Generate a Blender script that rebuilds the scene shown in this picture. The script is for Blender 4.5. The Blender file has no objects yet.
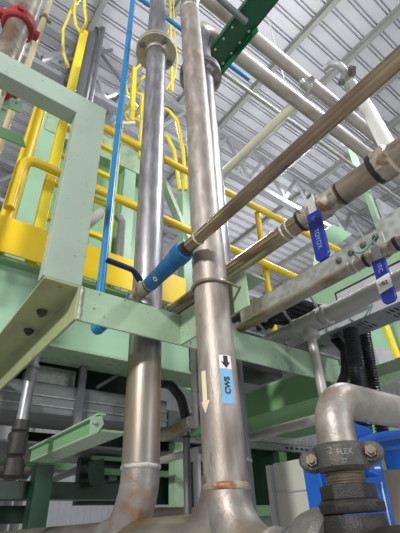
import bpy, bmesh, math, random
from mathutils import Vector, Matrix
random.seed(7)
sc = bpy.context.scene
V = Vector
H = 1.5                                    # eye height above the hall floor; all z below are relative to it
# ---------------------------------------------------------------- camera
R = Matrix(((0.7995, -0.30234, -0.51903), (-0.59936, -0.45868, -0.65604), (-0.03972, 0.83558, -0.54792)))
R = R.to_quaternion().normalized().to_matrix()
cam = bpy.data.cameras.new('camera'); cam.sensor_fit = 'VERTICAL'; cam.sensor_height = 24
cam.lens = 24 * 400 / 533; cam.clip_start = 0.02; cam.clip_end = 200
co = bpy.data.objects.new('camera', cam); sc.collection.objects.link(co)
co.matrix_world = Matrix.Translation((0, 0, H)) @ R.to_4x4(); sc.camera = co
# ---------------------------------------------------------------- light
w = bpy.data.worlds.new('world'); sc.world = w; w.use_nodes = True
w.node_tree.nodes['Background'].inputs[0].default_value = (0.93, 0.96, 1.0, 1)
w.node_tree.nodes['Background'].inputs[1].default_value = 0.34
def area(name, loc, target, size, power, col=(1, 1, 1), shape='DISK'):
    l = bpy.data.lights.new(name, 'AREA'); l.shape = shape; l.size = size; l.energy = power; l.color = col
    o = bpy.data.objects.new(name, l); sc.collection.objects.link(o)
    o.location = V(loc) + V((0, 0, H)); d = V(target) - V(loc)
    o.rotation_euler = d.to_track_quat('-Z', 'Y').to_euler(); return o
area('high_bay_light', (-4.2, -2.0, 2.9), (0.5, 0.9, 0.5), 0.5, 330, (1, 0.98, 0.94))
area('high_bay_light', (4.5, -2.0, 6.2), (1.0, 1.0, 0.5), 0.9, 330, (0.95, 0.98, 1))
area('added_low_fill', (2.2, -5.5, 0.6), (1.2, 0.8, 0.5), 2.6, 130, (0.95, 0.98, 1))  # added low fill, no real door; brightens the shaded pipe and beam fronts
area('added_roof_fill', (3.5, 1.5, 4.6), (3.5, 2.5, 8), 3.0, 75, (0.97, 0.98, 1))  # added upward fill lamps that brighten the roof deck from below
area('added_roof_fill', (8.0, 7.0, 4.6), (8.0, 7.0, 8), 4.0, 90, (0.97, 0.98, 1))
area('high_bay_light', (2.0, 5.0, 7.0), (2.0, 5.0, 0), 1.2, 260)
area('high_bay_light', (7.0, 4.0, 7.0), (7.0, 4.0, 0), 1.2, 260)
sc.view_settings.view_transform = 'Standard'; sc.view_settings.look = 'None'
sc.view_settings.gamma = 1; sc.view_settings.use_curve_mapping = False
sc.view_settings.exposure = -0.06

# ---------------------------------------------------------------- materials
MATS = {}
def mat(name, col, rough=0.5, metal=0.0, var=0.12, scale=8, col2=None, c2lo=0.55, c2hi=0.75, stretch=(1, 1, 1), bump=0.0, spec=0.5, dirt=None, emit=0, cell=False):
    m = bpy.data.materials.new(name); m.use_nodes = True; nt = m.node_tree; N = nt.nodes; L = nt.links
    b = N['Principled BSDF']; b.inputs['Roughness'].default_value = rough; b.inputs['Metallic'].default_value = metal
    b.inputs['Specular IOR Level'].default_value = spec
    tc = N.new('ShaderNodeTexCoord'); mp = N.new('ShaderNodeMapping'); mp.inputs['Scale'].default_value = stretch
    geo = N.new('ShaderNodeNewGeometry'); L.new(geo.outputs['Position'], mp.inputs['Vector'])
    def noise(sc_, det=4):
        n = N.new('ShaderNodeTexNoise'); n.inputs['Scale'].default_value = sc_; n.inputs['Detail'].default_value = det
        L.new(mp.outputs[0], n.inputs['Vector']); return n
    n1 = noise(scale)
    if cell:
        n1 = N.new('ShaderNodeTexVoronoi'); n1.inputs['Scale'].default_value = scale; L.new(mp.outputs[0], n1.inputs['Vector'])
    r1 = N.new('ShaderNodeValToRGB'); c = V(col)
    r1.color_ramp.elements[0].color = (*(c * (1 - var)), 1); r1.color_ramp.elements[1].color = (*[min(1, x * (1 + var)) for x in c], 1)
    r1.color_ramp.elements[0].position = 0.3; r1.color_ramp.elements[1].position = 0.7
    L.new(n1.outputs[0], r1.inputs[0]); out = r1.outputs[0]
    def over(out, c2, s, lo, hi):
        n2 = noise(s, 6); r2 = N.new('ShaderNodeValToRGB')
        r2.color_ramp.elements[0].position = lo; r2.color_ramp.elements[1].position = hi
        r2.color_ramp.elements[0].color = (0, 0, 0, 1); r2.color_ramp.elements[1].color = (1, 1, 1, 1)
        L.new(n2.outputs[0], r2.inputs[0]); mx = N.new('ShaderNodeMix'); mx.data_type = 'RGBA'
        L.new(r2.outputs[0], mx.inputs[0]); L.new(out, mx.inputs[6]); mx.inputs[7].default_value = (*c2, 1)
        return mx.outputs[2]
    if col2: out = over(out, col2, scale * 0.6, c2lo, c2hi)
    if dirt: out = over(out, dirt, 70, 0.66, 0.72)
    L.new(out, b.inputs['Base Color'])
    if bump:
        nb = noise(scale * 6); bp = N.new('ShaderNodeBump'); bp.inputs['Strength'].default_value = bump; bp.inputs['Distance'].default_value = 0.002
        L.new(nb.outputs[0], bp.inputs['Height']); L.new(bp.outputs[0], b.inputs['Normal'])
    rr = N.new('ShaderNodeMapRange'); rr.inputs[3].default_value = max(0.05, rough - 0.08); rr.inputs[4].default_value = min(1, rough + 0.1)
    L.new(n1.outputs[0], rr.inputs[0]); L.new(rr.outputs[0], b.inputs['Roughness'])
    if emit:
        b.inputs['Emission Color'].default_value = (*col, 1); b.inputs['Emission Strength'].default_value = emit
    MATS[name] = m; return m
vs = (1, 1, 0.12)
STEEL = mat('stainless_riser', (0.40, 0.36, 0.33), 0.47, 0.5, 0.22, 50, (0.28, 0.225, 0.185), 0.42, 0.72, (1, 1, .35), 0.3, dirt=(0.27, 0.22, 0.19))
STEEL_C = mat('stainless_clean', (0.36, 0.355, 0.385), 0.38, 0.7, 0.25, 60, (0.24, 0.235, 0.25), 0.42, 0.66, (1, 1, .2), 0.25)
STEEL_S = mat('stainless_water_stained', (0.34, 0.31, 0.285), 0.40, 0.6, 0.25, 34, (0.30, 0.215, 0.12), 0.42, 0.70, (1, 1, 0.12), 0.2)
IVORY = mat('ivory_flange_face', (0.52, 0.49, 0.40), 0.4, 0.4, 0.12, 20)
STEEL_M = mat('scuffed_mottled_steel', (0.32, 0.27, 0.21), 0.36, 0.7, 0.25, 25, (0.06, 0.045, 0.03), 0.53, 0.60, (1, .5, 1), 0.2)
STEEL_B = mat('stainless_brown', (0.46, 0.36, 0.25), 0.22, 1.0, 0.22, 30, (0.28, 0.20, 0.14), 0.45, 0.65, (1, .3, 1), 0.12)
STEEL_D = mat('steel_stained', (0.40, 0.36, 0.31), 0.36, 0.7, 0.22, 26, (0.27, 0.19, 0.11), 0.48, 0.62, (1, .3, 1), 0.2)
WELD = mat('weld_metal', (0.55, 0.52, 0.48), 0.4, 0.7, 0.25, 120, bump=0.8)
RUSTY = mat('rust_stained_weld', (0.50, 0.42, 0.33), 0.5, 0.5, 0.2, 40, (0.33, 0.16, 0.07), 0.5, 0.62, bump=0.8)
ELB = mat('stainless_elbow', (0.36, 0.335, 0.31), 0.45, 0.55, 0.22, 26, (0.29, 0.18, 0.11), 0.5, 0.72, bump=0.35)
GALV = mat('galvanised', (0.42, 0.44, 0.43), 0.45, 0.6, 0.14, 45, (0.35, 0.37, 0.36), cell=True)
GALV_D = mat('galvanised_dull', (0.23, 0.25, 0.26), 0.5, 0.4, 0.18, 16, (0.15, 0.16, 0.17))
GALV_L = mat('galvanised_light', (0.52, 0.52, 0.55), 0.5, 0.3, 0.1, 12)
GREYP = mat('grey_coated_pipe', (0.46, 0.45, 0.42), 0.45, 0.3, 0.08, 9, (0.40, 0.38, 0.35))
OVERP = mat('overhead_pipe', (0.50, 0.46, 0.44), 0.45, 0.35, 0.1, 7, (0.42, 0.34, 0.28), 0.55, 0.75)
CAST = mat('cast_iron', (0.085, 0.085, 0.08), 0.5, 0.4, 0.3, 60, (0.15, 0.12, 0.09), 0.5, 0.7, bump=0.7)
BLACKI = mat('black_iron', (0.028, 0.026, 0.024), 0.5, 0.2, 0.3, 60, (0.06, 0.042, 0.028), 0.6, 0.75, bump=0.5)
CASTG = mat('cast_grey', (0.22, 0.215, 0.205), 0.45, 0.4, 0.15, 60, bump=0.8)
BRASS = mat('dull_brass', (0.20, 0.165, 0.115), 0.4, 0.6, 0.2, 60)
VALVE = mat('valve_body', (0.42, 0.38, 0.31), 0.45, 0.6, 0.2, 60, (0.2, 0.13, 0.08), 0.5, 0.62, bump=0.8)
GREEN = mat('sage_green_paint', (0.35, 0.49, 0.34), 0.28, 0, 0.06, 9, (0.29, 0.37, 0.24), 0.48, 0.72, dirt=(0.2, 0.2, 0.15))
GREEN_G = mat('grey_green_paint', (0.37, 0.46, 0.38), 0.32, 0, 0.05, 6, (0.31, 0.36, 0.31), 0.5, 0.8, dirt=(0.25, 0.24, 0.2))
GREEN_Y = mat('yellowed_green_paint', (0.36, 0.40, 0.21), 0.4, 0, 0.08, 14, (0.30, 0.30, 0.19), 0.5, 0.7, dirt=(0.18, 0.13, 0.08))
MINT = mat('mint_green_paint', (0.33, 0.53, 0.36), 0.4, 0, 0.04, 4)
MID = mat('mid_green_paint', (0.20, 0.38, 0.19), 0.4, 0, 0.06, 4, (0.17, 0.32, 0.17))
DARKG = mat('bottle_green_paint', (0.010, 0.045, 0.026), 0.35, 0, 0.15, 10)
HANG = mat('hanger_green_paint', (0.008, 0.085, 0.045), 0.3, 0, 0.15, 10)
YEL = mat('safety_yellow_paint', (0.86, 0.60, 0.015), 0.35, 0, 0.06, 5, (0.72, 0.45, 0.01), 0.58, 0.75)
YEL_L = mat('bright_yellow_paint', (0.92, 0.74, 0.03), 0.35, 0, 0.04, 5)
BLUE = mat('sky_blue_paint', (0.015, 0.22, 0.52), 0.3, 0, 0.05, 9)
BLUET = mat('blue_tape', (0.006, 0.11, 0.29), 0.4, 0, 0.15, 30, (0.01, 0.17, 0.36), 0.55, 0.65, bump=0.6)
NAVY = mat('navy_vinyl', (0.006, 0.015, 0.10), 0.3, 0, 0.1, 9)
HBLUE = mat('royal_blue_vinyl', (0.012, 0.028, 0.27), 0.28, 0, 0.1, 9)
PUMPB = mat('pump_blue_paint', (0.012, 0.12, 0.55), 0.4, 0, 0.08, 9, (0.01, 0.09, 0.42))
RED = mat('red_paint', (0.34, 0.03, 0.04), 0.45, 0, 0.15, 30, bump=0.4)
YPIPE = mat('yellowed_pipe', (0.48, 0.43, 0.27), 0.45, 0.2, 0.12, 10, (0.38, 0.30, 0.15))
CREAM = mat('cream_pipe', (0.72, 0.70, 0.56), 0.45, 0, 0.05, 9)
WHITE = mat('white_plastic', (0.75, 0.75, 0.72), 0.5, 0, 0.05, 9)
DWHITE = mat('dull_white_pipe', (0.45, 0.45, 0.42), 0.5, 0.1, 0.1, 9)
BLACK = mat('black_rubber', (0.012, 0.012, 0.014), 0.35, 0, 0.2, 9)
BLKT = mat('black_tape', (0.02, 0.018, 0.016), 0.4, 0, 0.2, 40)
COL = mat('column_grey', (0.20, 0.205, 0.22), 0.5, 0.2, 0.08, 3)
COLD = mat('column_dark', (0.13, 0.14, 0.15), 0.5, 0.2, 0.15, 6)
DECK = mat('roof_deck', (0.74, 0.74, 0.79), 0.5, 0.1, 0.04, 2)
PURL = mat('purlin_grey', (0.40, 0.40, 0.38), 0.5, 0.1, 0.06, 3)
TRUSS = mat('truss_light', (0.42, 0.43, 0.45), 0.5, 0.1, 0.05, 3)
WALL = mat('wall_panel', (0.62, 0.64, 0.66), 0.6, 0, 0.04, 2)
FLOOR = mat('concrete', (0.36, 0.36, 0.34), 0.6, 0, 0.1, 2)
BOXM = mat('beige_enclosure', (0.50, 0.50, 0.44), 0.4, 0, 0.04, 8)
TAN = mat('tan_plate', (0.17, 0.145, 0.11), 0.5, 0.1, 0.1, 8)
LBLUE = mat('label_blue', (0.20, 0.43, 0.68), 0.5, 0, 0.04, 30)
LWHITE = mat('label_white', (0.80, 0.77, 0.74), 0.5, 0, 0.03, 30)
LPEACH = mat('label_cream', (0.86, 0.72, 0.52), 0.5, 0, 0.05, 30)
INK = mat('label_ink', (0.015, 0.015, 0.02), 0.6)
INKW = mat('faded_white_print', (0.25, 0.30, 0.48), 0.6)
GWIRE = mat('green_wire', (0.02, 0.22, 0.16), 0.4)

# ---------------------------------------------------------------- helpers
def ray(px, py):
    return R @ V(((px - 200) / 400, (266.5 - py) / 400, -1))
def at(px, py, **k):
    """point of the place on the plane X=, Y= or Z= seen at this pixel"""
    r = ray(px, py); a, v = list(k.items())[0]
    return r * (v / r['XYZ'.index(a)])
class B:
    def __init__(s): s.bm = bmesh.new()
    def ring_loft(s, rings, caps=True, closed=False):
        bm = s.bm; vv = [[bm.verts.new(p) for p in r] for r in rings]; n = len(vv[0])
        for a, b in zip(vv, vv[1:] + ([vv[0]] if closed else [])):
            for i in range(n):
                try: bm.faces.new((a[i], a[(i + 1) % n], b[(i + 1) % n], b[i]))
                except ValueError: pass
        if caps and not closed:
            bm.faces.new(vv[0][::-1]); bm.faces.new(vv[-1])
        return s
    def tube(s, pts, r, seg=20, fillet=None, rfun=None, steps=8, step_len=None):
        pts = [V(p) for p in pts]
        if fillet and len(pts) > 2:
            out = [pts[0]]
            fl = fillet if isinstance(fillet, (list, tuple)) else [fillet] * (len(pts) - 2)
            for i in range(1, len(pts) - 1):
                a = (pts[i - 1] - pts[i]).normalized(); b = (pts[i + 1] - pts[i]).normalized()
                ang = a.angle(b); t = fl[i - 1] / math.tan(ang / 2); c = pts[i] + (a + b).normalized() * (fl[i - 1] / math.sin(ang / 2))
                p0 = pts[i] + a * t; u = p0 - c; tot = math.pi - ang; ax = u.cross((pts[i] + b * t) - c).normalized()
                for k in range(steps + 1):
                    out.append(c + Matrix.Rotation(tot * k / steps, 3, ax) @ u)
            out.append(pts[-1]); pts = out
        if step_len:
            out = [pts[0]]
            for a, b in zip(pts, pts[1:]):
                n = max(1, int((b - a).length / step_len))
                out += [a.lerp(b, k / n) for k in range(1, n + 1)]
            pts = out
        t0 = (pts[1] - pts[0]).normalized(); ref = V((0, 0, 1)) if abs(t0.z) < 0.9 else V((1, 0, 0))
        nrm = t0.cross(ref).normalized(); rings = []; d = 0
        for i, p in enumerate(pts):
            if i == 0: t = t0
            elif i == len(pts) - 1: t = (pts[i] - pts[i - 1]).normalized()
            else: t = ((pts[i + 1] - p).normalized() + (p - pts[i - 1]).normalized()).normalized()
            if i: d += (p - pts[i - 1]).length
            nrm = (nrm - t * nrm.dot(t)).normalized(); bn = t.cross(nrm)
            rr = rfun(d) if rfun else (r[i] if isinstance(r, list) else r)
            rings.append([p + (nrm * math.cos(2 * math.pi * k / seg) + bn * math.sin(2 * math.pi * k / seg)) * rr for k in range(seg)])
        return s.ring_loft(rings)
    def box(s, lo, hi, bev=0.0):
        lo, hi = V(lo), V(hi); c = (lo + hi) / 2; d = hi - lo
        g = bmesh.ops.create_cube(s.bm, size=1, matrix=Matrix.Translation(c) @ Matrix.Diagonal((abs(d.x), abs(d.y), abs(d.z), 1)))
        if bev: bmesh.ops.bevel(s.bm, geom=list({e for v in g['verts'] for e in v.link_edges}), offset=bev, segments=2, affect='EDGES', profile=0.5)
        return s
    def bar(s, a, b, wdt, thk, up=(0, 0, 1), bev=0.0):
        a, b, up = V(a), V(b), V(up); t = (b - a).normalized(); sd = t.cross(up).normalized(); u = sd.cross(t)
        M = Matrix((sd * wdt, t * (b - a).length, u * thk)).transposed().to_4x4(); M.translation = (a + b) / 2
        g = bmesh.ops.create_cube(s.bm, size=1, matrix=M)
        if bev: bmesh.ops.bevel(s.bm, geom=list({e for v in g['verts'] for e in v.link_edges}), offset=bev, segments=2, affect='EDGES', profile=0.5)
        return s
    def prism(s, prof, vec):
        prof = [V(p) for p in prof]; vec = V(vec); a = [s.bm.verts.new(p) for p in prof]; b = [s.bm.verts.new(p + vec) for p in prof]; n = len(a)
        for i in range(n): s.bm.faces.new((a[i], a[(i + 1) % n], b[(i + 1) % n], b[i]))
        s.bm.faces.new(a[::-1]); s.bm.faces.new(b); return s
    def lathe(s, prof, org, axis, seg=28):
        """prof: (radius, distance along axis) pairs"""
        org, ax = V(org), V(axis).normalized(); u = ax.orthogonal().normalized(); v = ax.cross(u)
        return s.ring_loft([[org + ax * t + (u * math.cos(2 * math.pi * k / seg) + v * math.sin(2 * math.pi * k / seg)) * max(r, 1e-4) for k in range(seg)] for r, t in prof])
    def hexa(s, c, axis, r, h, rot=0):
        c, ax = V(c), V(axis).normalized(); u = ax.orthogonal().normalized(); v = ax.cross(u)
        prof = [c + (u * math.cos(rot + math.pi / 3 * k) + v * math.sin(rot + math.pi / 3 * k)) * r for k in range(6)]
        s.prism(prof, ax * h); return s
    def angle_y(s, x, ztop, leg, t, y0, y1, hd=1, hleg=None):
        """L-section along Y: vertical leg hanging from the corner, horizontal leg at the top towards hd"""
        hl = hleg or leg
        p = [(x, ztop), (x, ztop - leg), (x + hd * t, ztop - leg), (x + hd * t, ztop - t), (x + hd * hl, ztop - t), (x + hd * hl, ztop)]
        return s.prism([V((a, y0, b)) for a, b in p], (0, y1 - y0, 0))
    def angle_x(s, y, ztop, leg, t, x0, x1, hd=1, hleg=None):
        hl = hleg or leg
        p = [(y, ztop), (y, ztop - leg), (y + hd * t, ztop - leg), (y + hd * t, ztop - t), (y + hd * hl, ztop - t), (y + hd * hl, ztop)]
        return s.prism([V((x0, a, b)) for a, b in p], (x1 - x0, 0, 0))
def mk(name, b, material, parent=None, smooth=None, label=None, bevel=0):
    bm = b.bm if isinstance(b, B) else b
    bmesh.ops.recalc_face_normals(bm, faces=bm.faces)
    off = V((0, 0, H))
    if parent: org = V(parent['_org'])
    else:
        xs = [v.co for v in bm.verts]; mn = V([min(p[i] for p in xs) for i in range(3)]); mx = V([max(p[i] for p in xs) for i in range(3)])
        org = V(((mn.x + mx.x) / 2, (mn.y + mx.y) / 2, mn.z)) + off
    for v in bm.verts: v.co += off - org
    me = bpy.data.meshes.new(name); bm.to_mesh(me); bm.free()
    me.materials.append(material)
    o = bpy.data.objects.new(name, me); sc.collection.objects.link(o)
    if smooth is not None:
        me.polygons.foreach_set('use_smooth', [True] * len(me.polygons)); me.set_sharp_from_angle(angle=math.radians(smooth))
    if parent: o.parent = parent
    else: o.location = org
    o['_org'] = list(org)
    if label: o['label'] = label
    if bevel:
        md = o.modifiers.new('edge', 'BEVEL'); md.width = bevel; md.segments = 2; md.limit_method = 'ANGLE'
    return o
S = 35
def thing(name, label, cat, loc, group=None):
    o = bpy.data.objects.new(name, None); sc.collection.objects.link(o); o.empty_display_size = 0.05
    o.location = V(loc) + V((0, 0, H)); o['_org'] = list(o.location); o['label'] = label; o['category'] = cat
    if group: o['group'] = group
    return o
def tag(o, label, cat, group=None):
    o['label'] = label; o['category'] = cat
    if group: o['group'] = group
    return o
def struct(o): o['kind'] = 'structure'; return o
def text_bm(txt, size, fn, align='CENTER', bold=0.0):
    """flat lettering; fn maps (u, v, w) of the text plane to the place (w is the thickness)"""
    cu = bpy.data.curves.new('t', 'FONT'); cu.body = txt; cu.size = size; cu.align_x = align; cu.align_y = 'CENTER'; cu.extrude = 0.0004; cu.offset = bold
    to = bpy.data.objects.new('t', cu); sc.collection.objects.link(to)
    dg = bpy.context.evaluated_depsgraph_get(); me = bpy.data.meshes.new_from_object(to.evaluated_get(dg))
    bm = bmesh.new(); bm.from_mesh(me)
    for v in bm.verts: v.co = fn(v.co.x, v.co.y, v.co.z)
    bpy.data.objects.remove(to); bpy.data.curves.remove(cu); bpy.data.meshes.remove(me); return bm
def weld(parent, p, axis, r, m=None, h=0.007, name='weld_bead'):
    b = B().lathe([(r * 0.98, -h), (r + 0.0022, -h * 0.5), (r + 0.003, 0), (r + 0.0022, h * 0.5), (r * 0.98, h)], p, axis, 36)
    for v in b.bm.verts: v.co += V((random.uniform(-1, 1), random.uniform(-1, 1), random.uniform(-1, 1))) * 0.0005
    return mk(name, b, m or WELD, parent, 60)
def flange(parent, p, axis, rp, ro, thick=0.02, m=None, bolts=8, gap=True):
    """bolted flange pair around a pipe"""
    p, ax = V(p), V(axis).normalized(); m = m or STEEL_C
    for sgn in (-1, 1):
        c = p + ax * sgn * 0.003
        f = mk('flange', B().lathe([(rp * 0.98, 0), (ro, 0), (ro, thick), (rp * 1.35, thick), (rp * 1.12, thick + 0.014), (rp * 0.98, thick + 0.014)], c, ax * sgn, 44), m, parent, S)
    low = f
    mk('gasket', B().lathe([(rp, -0.003), (ro * 0.93, -0.003), (ro * 0.93, 0.003), (rp, 0.003)], p, ax, 40), BLACK, parent, S)
    u = ax.orthogonal().normalized(); v = ax.cross(u)
    for k in range(bolts):
        a = 2 * math.pi * (k + 0.5) / bolts; c = p + (u * math.cos(a) + v * math.sin(a)) * (ro * 0.80)
        b = B().tube([c - ax * (thick + 0.022), c + ax * (thick + 0.022)], ro * (0.055 if bolts > 4 else 0.09), 10)
        for sgn in (-1, 1): b.hexa(c + ax * sgn * (thick + 0.003), ax * sgn, ro * (0.10 if bolts > 4 else 0.15), ro * 0.10)
        mk('bolt', b, CASTG, low, S)

# ================================================================ the hall
ZC = 8.0
struct(mk('floor', B().box((-12, -12, -H - 0.1), (20, 20, -H)), FLOOR))
b = B(); pts = []; y = -6.0
while y < 19:                              # trapezoidal roof deck, ribs run along X
    pts += [(y, ZC), (y + 0.19, ZC), (y + 0.195, ZC + 0.09), (y + 0.220, ZC + 0.09), (y + 0.225, ZC + 0.0), (y + 0.255, ZC + 0.0), (y + 0.26, ZC + 0.09), (y + 0.285, ZC + 0.09)]
    y += 0.29
bm = b.bm; a_ = [bm.verts.new((-6, p[0], p[1])) for p in pts]; c_ = [bm.verts.new((20, p[0], p[1])) for p in pts]
for i in range(len(pts) - 1): bm.faces.new((a_[i], a_[i + 1], c_[i + 1], c_[i]))
b.box((-6, -6, ZC + 0.1), (20, 19, ZC + 0.15))
struct(mk('ceiling', b, DECK))
def panel_wall(name, axis, c):
    b = B(); prof = []; t = -12
    while t < 20:
        prof += [(t, 0), (t + 0.16, 0), (t + 0.18, 0.03), (t + 0.23, 0.03)]; t += 0.25
    f = (lambda a, d, z: V((a, c - d, z))) if axis == 'Y' else (lambda a, d, z: V((c - d, a, z)))
    A_ = [b.bm.verts.new(f(a, d, -H)) for a, d in prof]; C_ = [b.bm.verts.new(f(a, d, ZC + 0.1)) for a, d in prof]
    for i in range(len(prof) - 1): b.bm.faces.new((A_[i], A_[i + 1], C_[i + 1], C_[i]))
    b.box(*( ((-12, c + .01, -H), (20, c + .1, ZC + .1)) if axis == 'Y' else ((c + .01, -12, -H), (c + .1, 20, ZC + .1)) ))
    struct(mk(name, b, WALL))
panel_wall('wall_back', 'Y', 17.0)
panel_wall('wall_right', 'X', 18.0)
n = 1
for k in range(0, 14):                     # purlins along Y
    x = 0.9 + k * 1.12
    pb = B(); pb.box((x - 0.05, -6, ZC - 0.012), (x + 0.05, 17, ZC)); pb.box((x - 0.006, -6, ZC - 0.15), (x + 0.006, 17, ZC - 0.012)); pb.box((x - 0.05, -6, ZC - 0.165), (x + 0.05, 17, ZC - 0.15))
    struct(mk('trim_%d' % n, pb, PURL)); n += 1
# open-web roof trusses along X
for (y, lab) in ((4.45, 'pale steel roof truss with zigzag bracing above the overhead pipes, the nearer one'), (8.2, 'pale steel roof truss with zigzag bracing, middle one of three below the deck'), (12.6, 'pale steel roof truss farthest off, near the back wall panels')):
    t = thing('roof_truss', lab, 'truss', (7, y, ZC - 1.4), 'roof trusses')
    mk('top_chord', B().box((-5, y - 0.07, ZC - 0.32), (18, y + 0.07, ZC - 0.18)), TRUSS, t)
    mk('bottom_chord', B().box((-5, y - 0.07, ZC - 1.5), (18, y + 0.07, ZC - 1.38)), TRUSS, t)
    for k in range(0, 19):
        x = -4.5 + k * 1.2
        mk('web_brace', B().bar((x, y, ZC - 1.25), (x + 0.6, y, ZC - 0.3), 0.07, 0.07), TRUSS, t)
        mk('web_brace', B().bar((x + 0.6, y, ZC - 0.3), (x + 1.2, y, ZC - 1.25), 0.07, 0.07), TRUSS, t)

# ================================================================ near steel support frame (plane Y = 0.92)
YB = 0.92; ZT = 0.558; XL = 0.32; XR = 1.43
fr = thing('green_support_frame', 'pale green painted steel angle frame crossing in front of the left riser', 'frame', (0.6, YB, ZT - 0.1))
p = B(); p.angle_x(YB, ZT, 0.1, 0.007, XL, XR, 1, 0.042)
mk('cross_beam', p, GREEN, fr, bevel=0.0015)
ztb = at(20, 61, Y=YB).z + 0.0; zt1 = YB / 0.696; zt0 = YB / 0.752
mk('top_beam', B().prism([(-0.62, YB + a_, z_) for a_, z_ in ((0, zt1), (0.007, zt1), (0.007, zt0 + 0.007), (0.06, zt0 + 0.007), (0.06, zt0), (0, zt0))], (0.94, 0, 0)), GREEN_G, fr, bevel=0.0015, label='grey-green upper bar')
mk('upright', B().box((0.216, YB, ZT), (0.32, YB + 0.007, zt0 + 0.002)), GREEN_G, fr, bevel=0.0015, label='grey-green flat upright')
mk('upright_leg', B().box((0.216, YB + 0.007, ZT), (0.223, YB + 0.04, zt0 + 0.002)), GREEN_G, fr)
p = B().angle_y(XL, ZT, 0.1, 0.008, YB, 1.74, -1)
mk('bolted_bracket', p, GREEN_Y, fr, bevel=0.002, label='yellowed bracket with two dark bolts')
for (px, py) in ((42, 311), (29, 330)):
    c = at(px, py, Z=ZT - 0.008)
    mk('bolt', B().lathe([(0.016, 0), (0.016, 0.0025)], c, (0, 0, -1), 16).hexa(c - V((0, 0, 0.001)), (0, 0, -1), 0.0135, 0.010).tube([c, c - V((0, 0, 0.018))], 0.007, 10), CAST, fr, S)
c = at(60, 286.5, Z=ZT - 0.0082); mk('bolt_hole', B().lathe([(0.005, 0), (0.005, 0.0012)], c, (0, 0, -1), 16), RUSTY, fr, S)
# rough weld bead down the joint
wb = B().tube([(XL + 0.002, YB - 0.001, ZT - 0.002), (XL + 0.002, YB - 0.001, ZT - 0.098)], 0.004, 8, step_len=0.004)
for v in wb.bm.verts: v.co += V((random.uniform(-1, 1), random.uniform(-1, 1), 0)) * 0.0012
mk('weld_bead', wb, GREEN_G, fr, 60)
XM = 0.6395
mk('pipe_bracket', B().angle_y(XM, ZT + 0.004, 0.104, 0.007, 0.622, YB, 1, 0.078), GREEN, fr, bevel=0.0015)
# ================================================================ risers and header
P0 = ray(223.5, 450) * 1.03 * 0.8; P1 = ray(189.5, 10) * 2.4 * 0.8
RM = 0.0445
def mz(z): return P0.lerp(P1, (z - P0.z) / (P1.z - P0.z))
ZH = -0.018
m = thing('front_riser_pipe', 'thick brownish stainless riser in the middle with blue sticker and welded foot', 'pipe', (P0.x, P0.y, ZH - RM))
ztop = P1.z
hx, hy = mz(0).x, mz(0).y
zw = 0.066; ZF = -0.048
mk('riser', B().tube([mz(zw), mz(ztop)], RM, 40), STEEL, m, S)
mk('top_elbow', B().tube([mz(ztop - 0.005), mz(ztop) + V((0, 0, 0.12)), mz(ztop) + V((0, -0.9, 0.12))], RM, 32, fillet=0.114), STEEL_C, m, S)
weld(m, mz(ztop - 0.02), (0, 0, 1), RM)
weld(m, mz(zw), (0.02, 0, 1), RM, RUSTY, 0.008)
XH = hx
mk('bottom_elbow', B().tube([mz(zw), V((XH, hy, ZF)), V((XH, hy - 0.115, ZF))], RM, 36, fillet=0.1125, steps=14), ELB, m, S, label='stained welded elbow turning towards the valve')
mk('header_spool', B().tube([V((XH, hy - 0.11, ZF)), V((XH, 0.46, ZF))], RM, 36), ELB, m, S)
weld(m, V((XH, hy - 0.116, ZF)), (0, 1, 0), RM)
# swept branch to the left header, its own curve
mk('swept_branch', B().tube([mz(zw + 0.03) + V((0, 0.004, 0)), V((XH, hy + 0.004, ZH)), V((XH, hy + 0.16, ZH))], RM * 0.985, 36, fillet=0.113, steps=14), STEEL_D, m, S)
LX, LY, RL = 0.58, 1.024, 0.0503
mk('header', B().tube([V((XH, hy + 0.10, ZH)), V((LX, LY + 0.06, ZH))], RM, 32), STEEL_D, m, S)
# stickers on the riser
vr = (V((0, 0, 0)) - V((P0.x, P0.y, 0))).normalized()              # towards the viewer's side
sd = V((0, 0, 1)).cross(vr).normalized()
def zof(py):
    best = None
    for i in range(2000):
        z = i * 0.001; q = mz(z); c = R.transposed() @ q; y = 266.5 - 400 * c.y / -c.z
        if best is None or abs(y - py) < best[0]: best = (abs(y - py), z)
    return best[1]
def wrap(th, z, off): 
    c = mz(z); return V((c.x, c.y, z)) + (vr * math.cos(th) + sd * math.sin(th)) * (RM + off)
def patch(poly_fn, nu, nv, off=0.0006):
    b = B(); g = [[b.bm.verts.new(poly_fn(i / nu, j / nv)) for i in range(nu + 1)] for j in range(nv + 1)]
    for j in range(nv):
        for i in range(nu): b.bm.faces.new((g[j][i], g[j][i + 1], g[j + 1][i + 1], g[j + 1][i]))
    return b
rad = math.radians
za, zb, zc = zof(362), zof(375), zof(409)
t0_, t1_ = rad(7), rad(45)
st = mk('flow_sticker', patch(lambda u, v: wrap(t0_ + (t1_ - t0_) * u, zc + (zb - zc) * v, 0.0007), 8, 4), LBLUE, m, S, label='light blue sticker reading CWS')
ast = mk('arrow_sticker', patch(lambda u, v: wrap(t0_ + (t1_ - t0_) * u, zb + (za - zb) * v, 0.0007), 8, 2), LWHITE, m, S, label='white sticker with a black down arrow')
tm = (t0_ + t1_) / 2; ww = (t1_ - t0_) / 2
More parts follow.
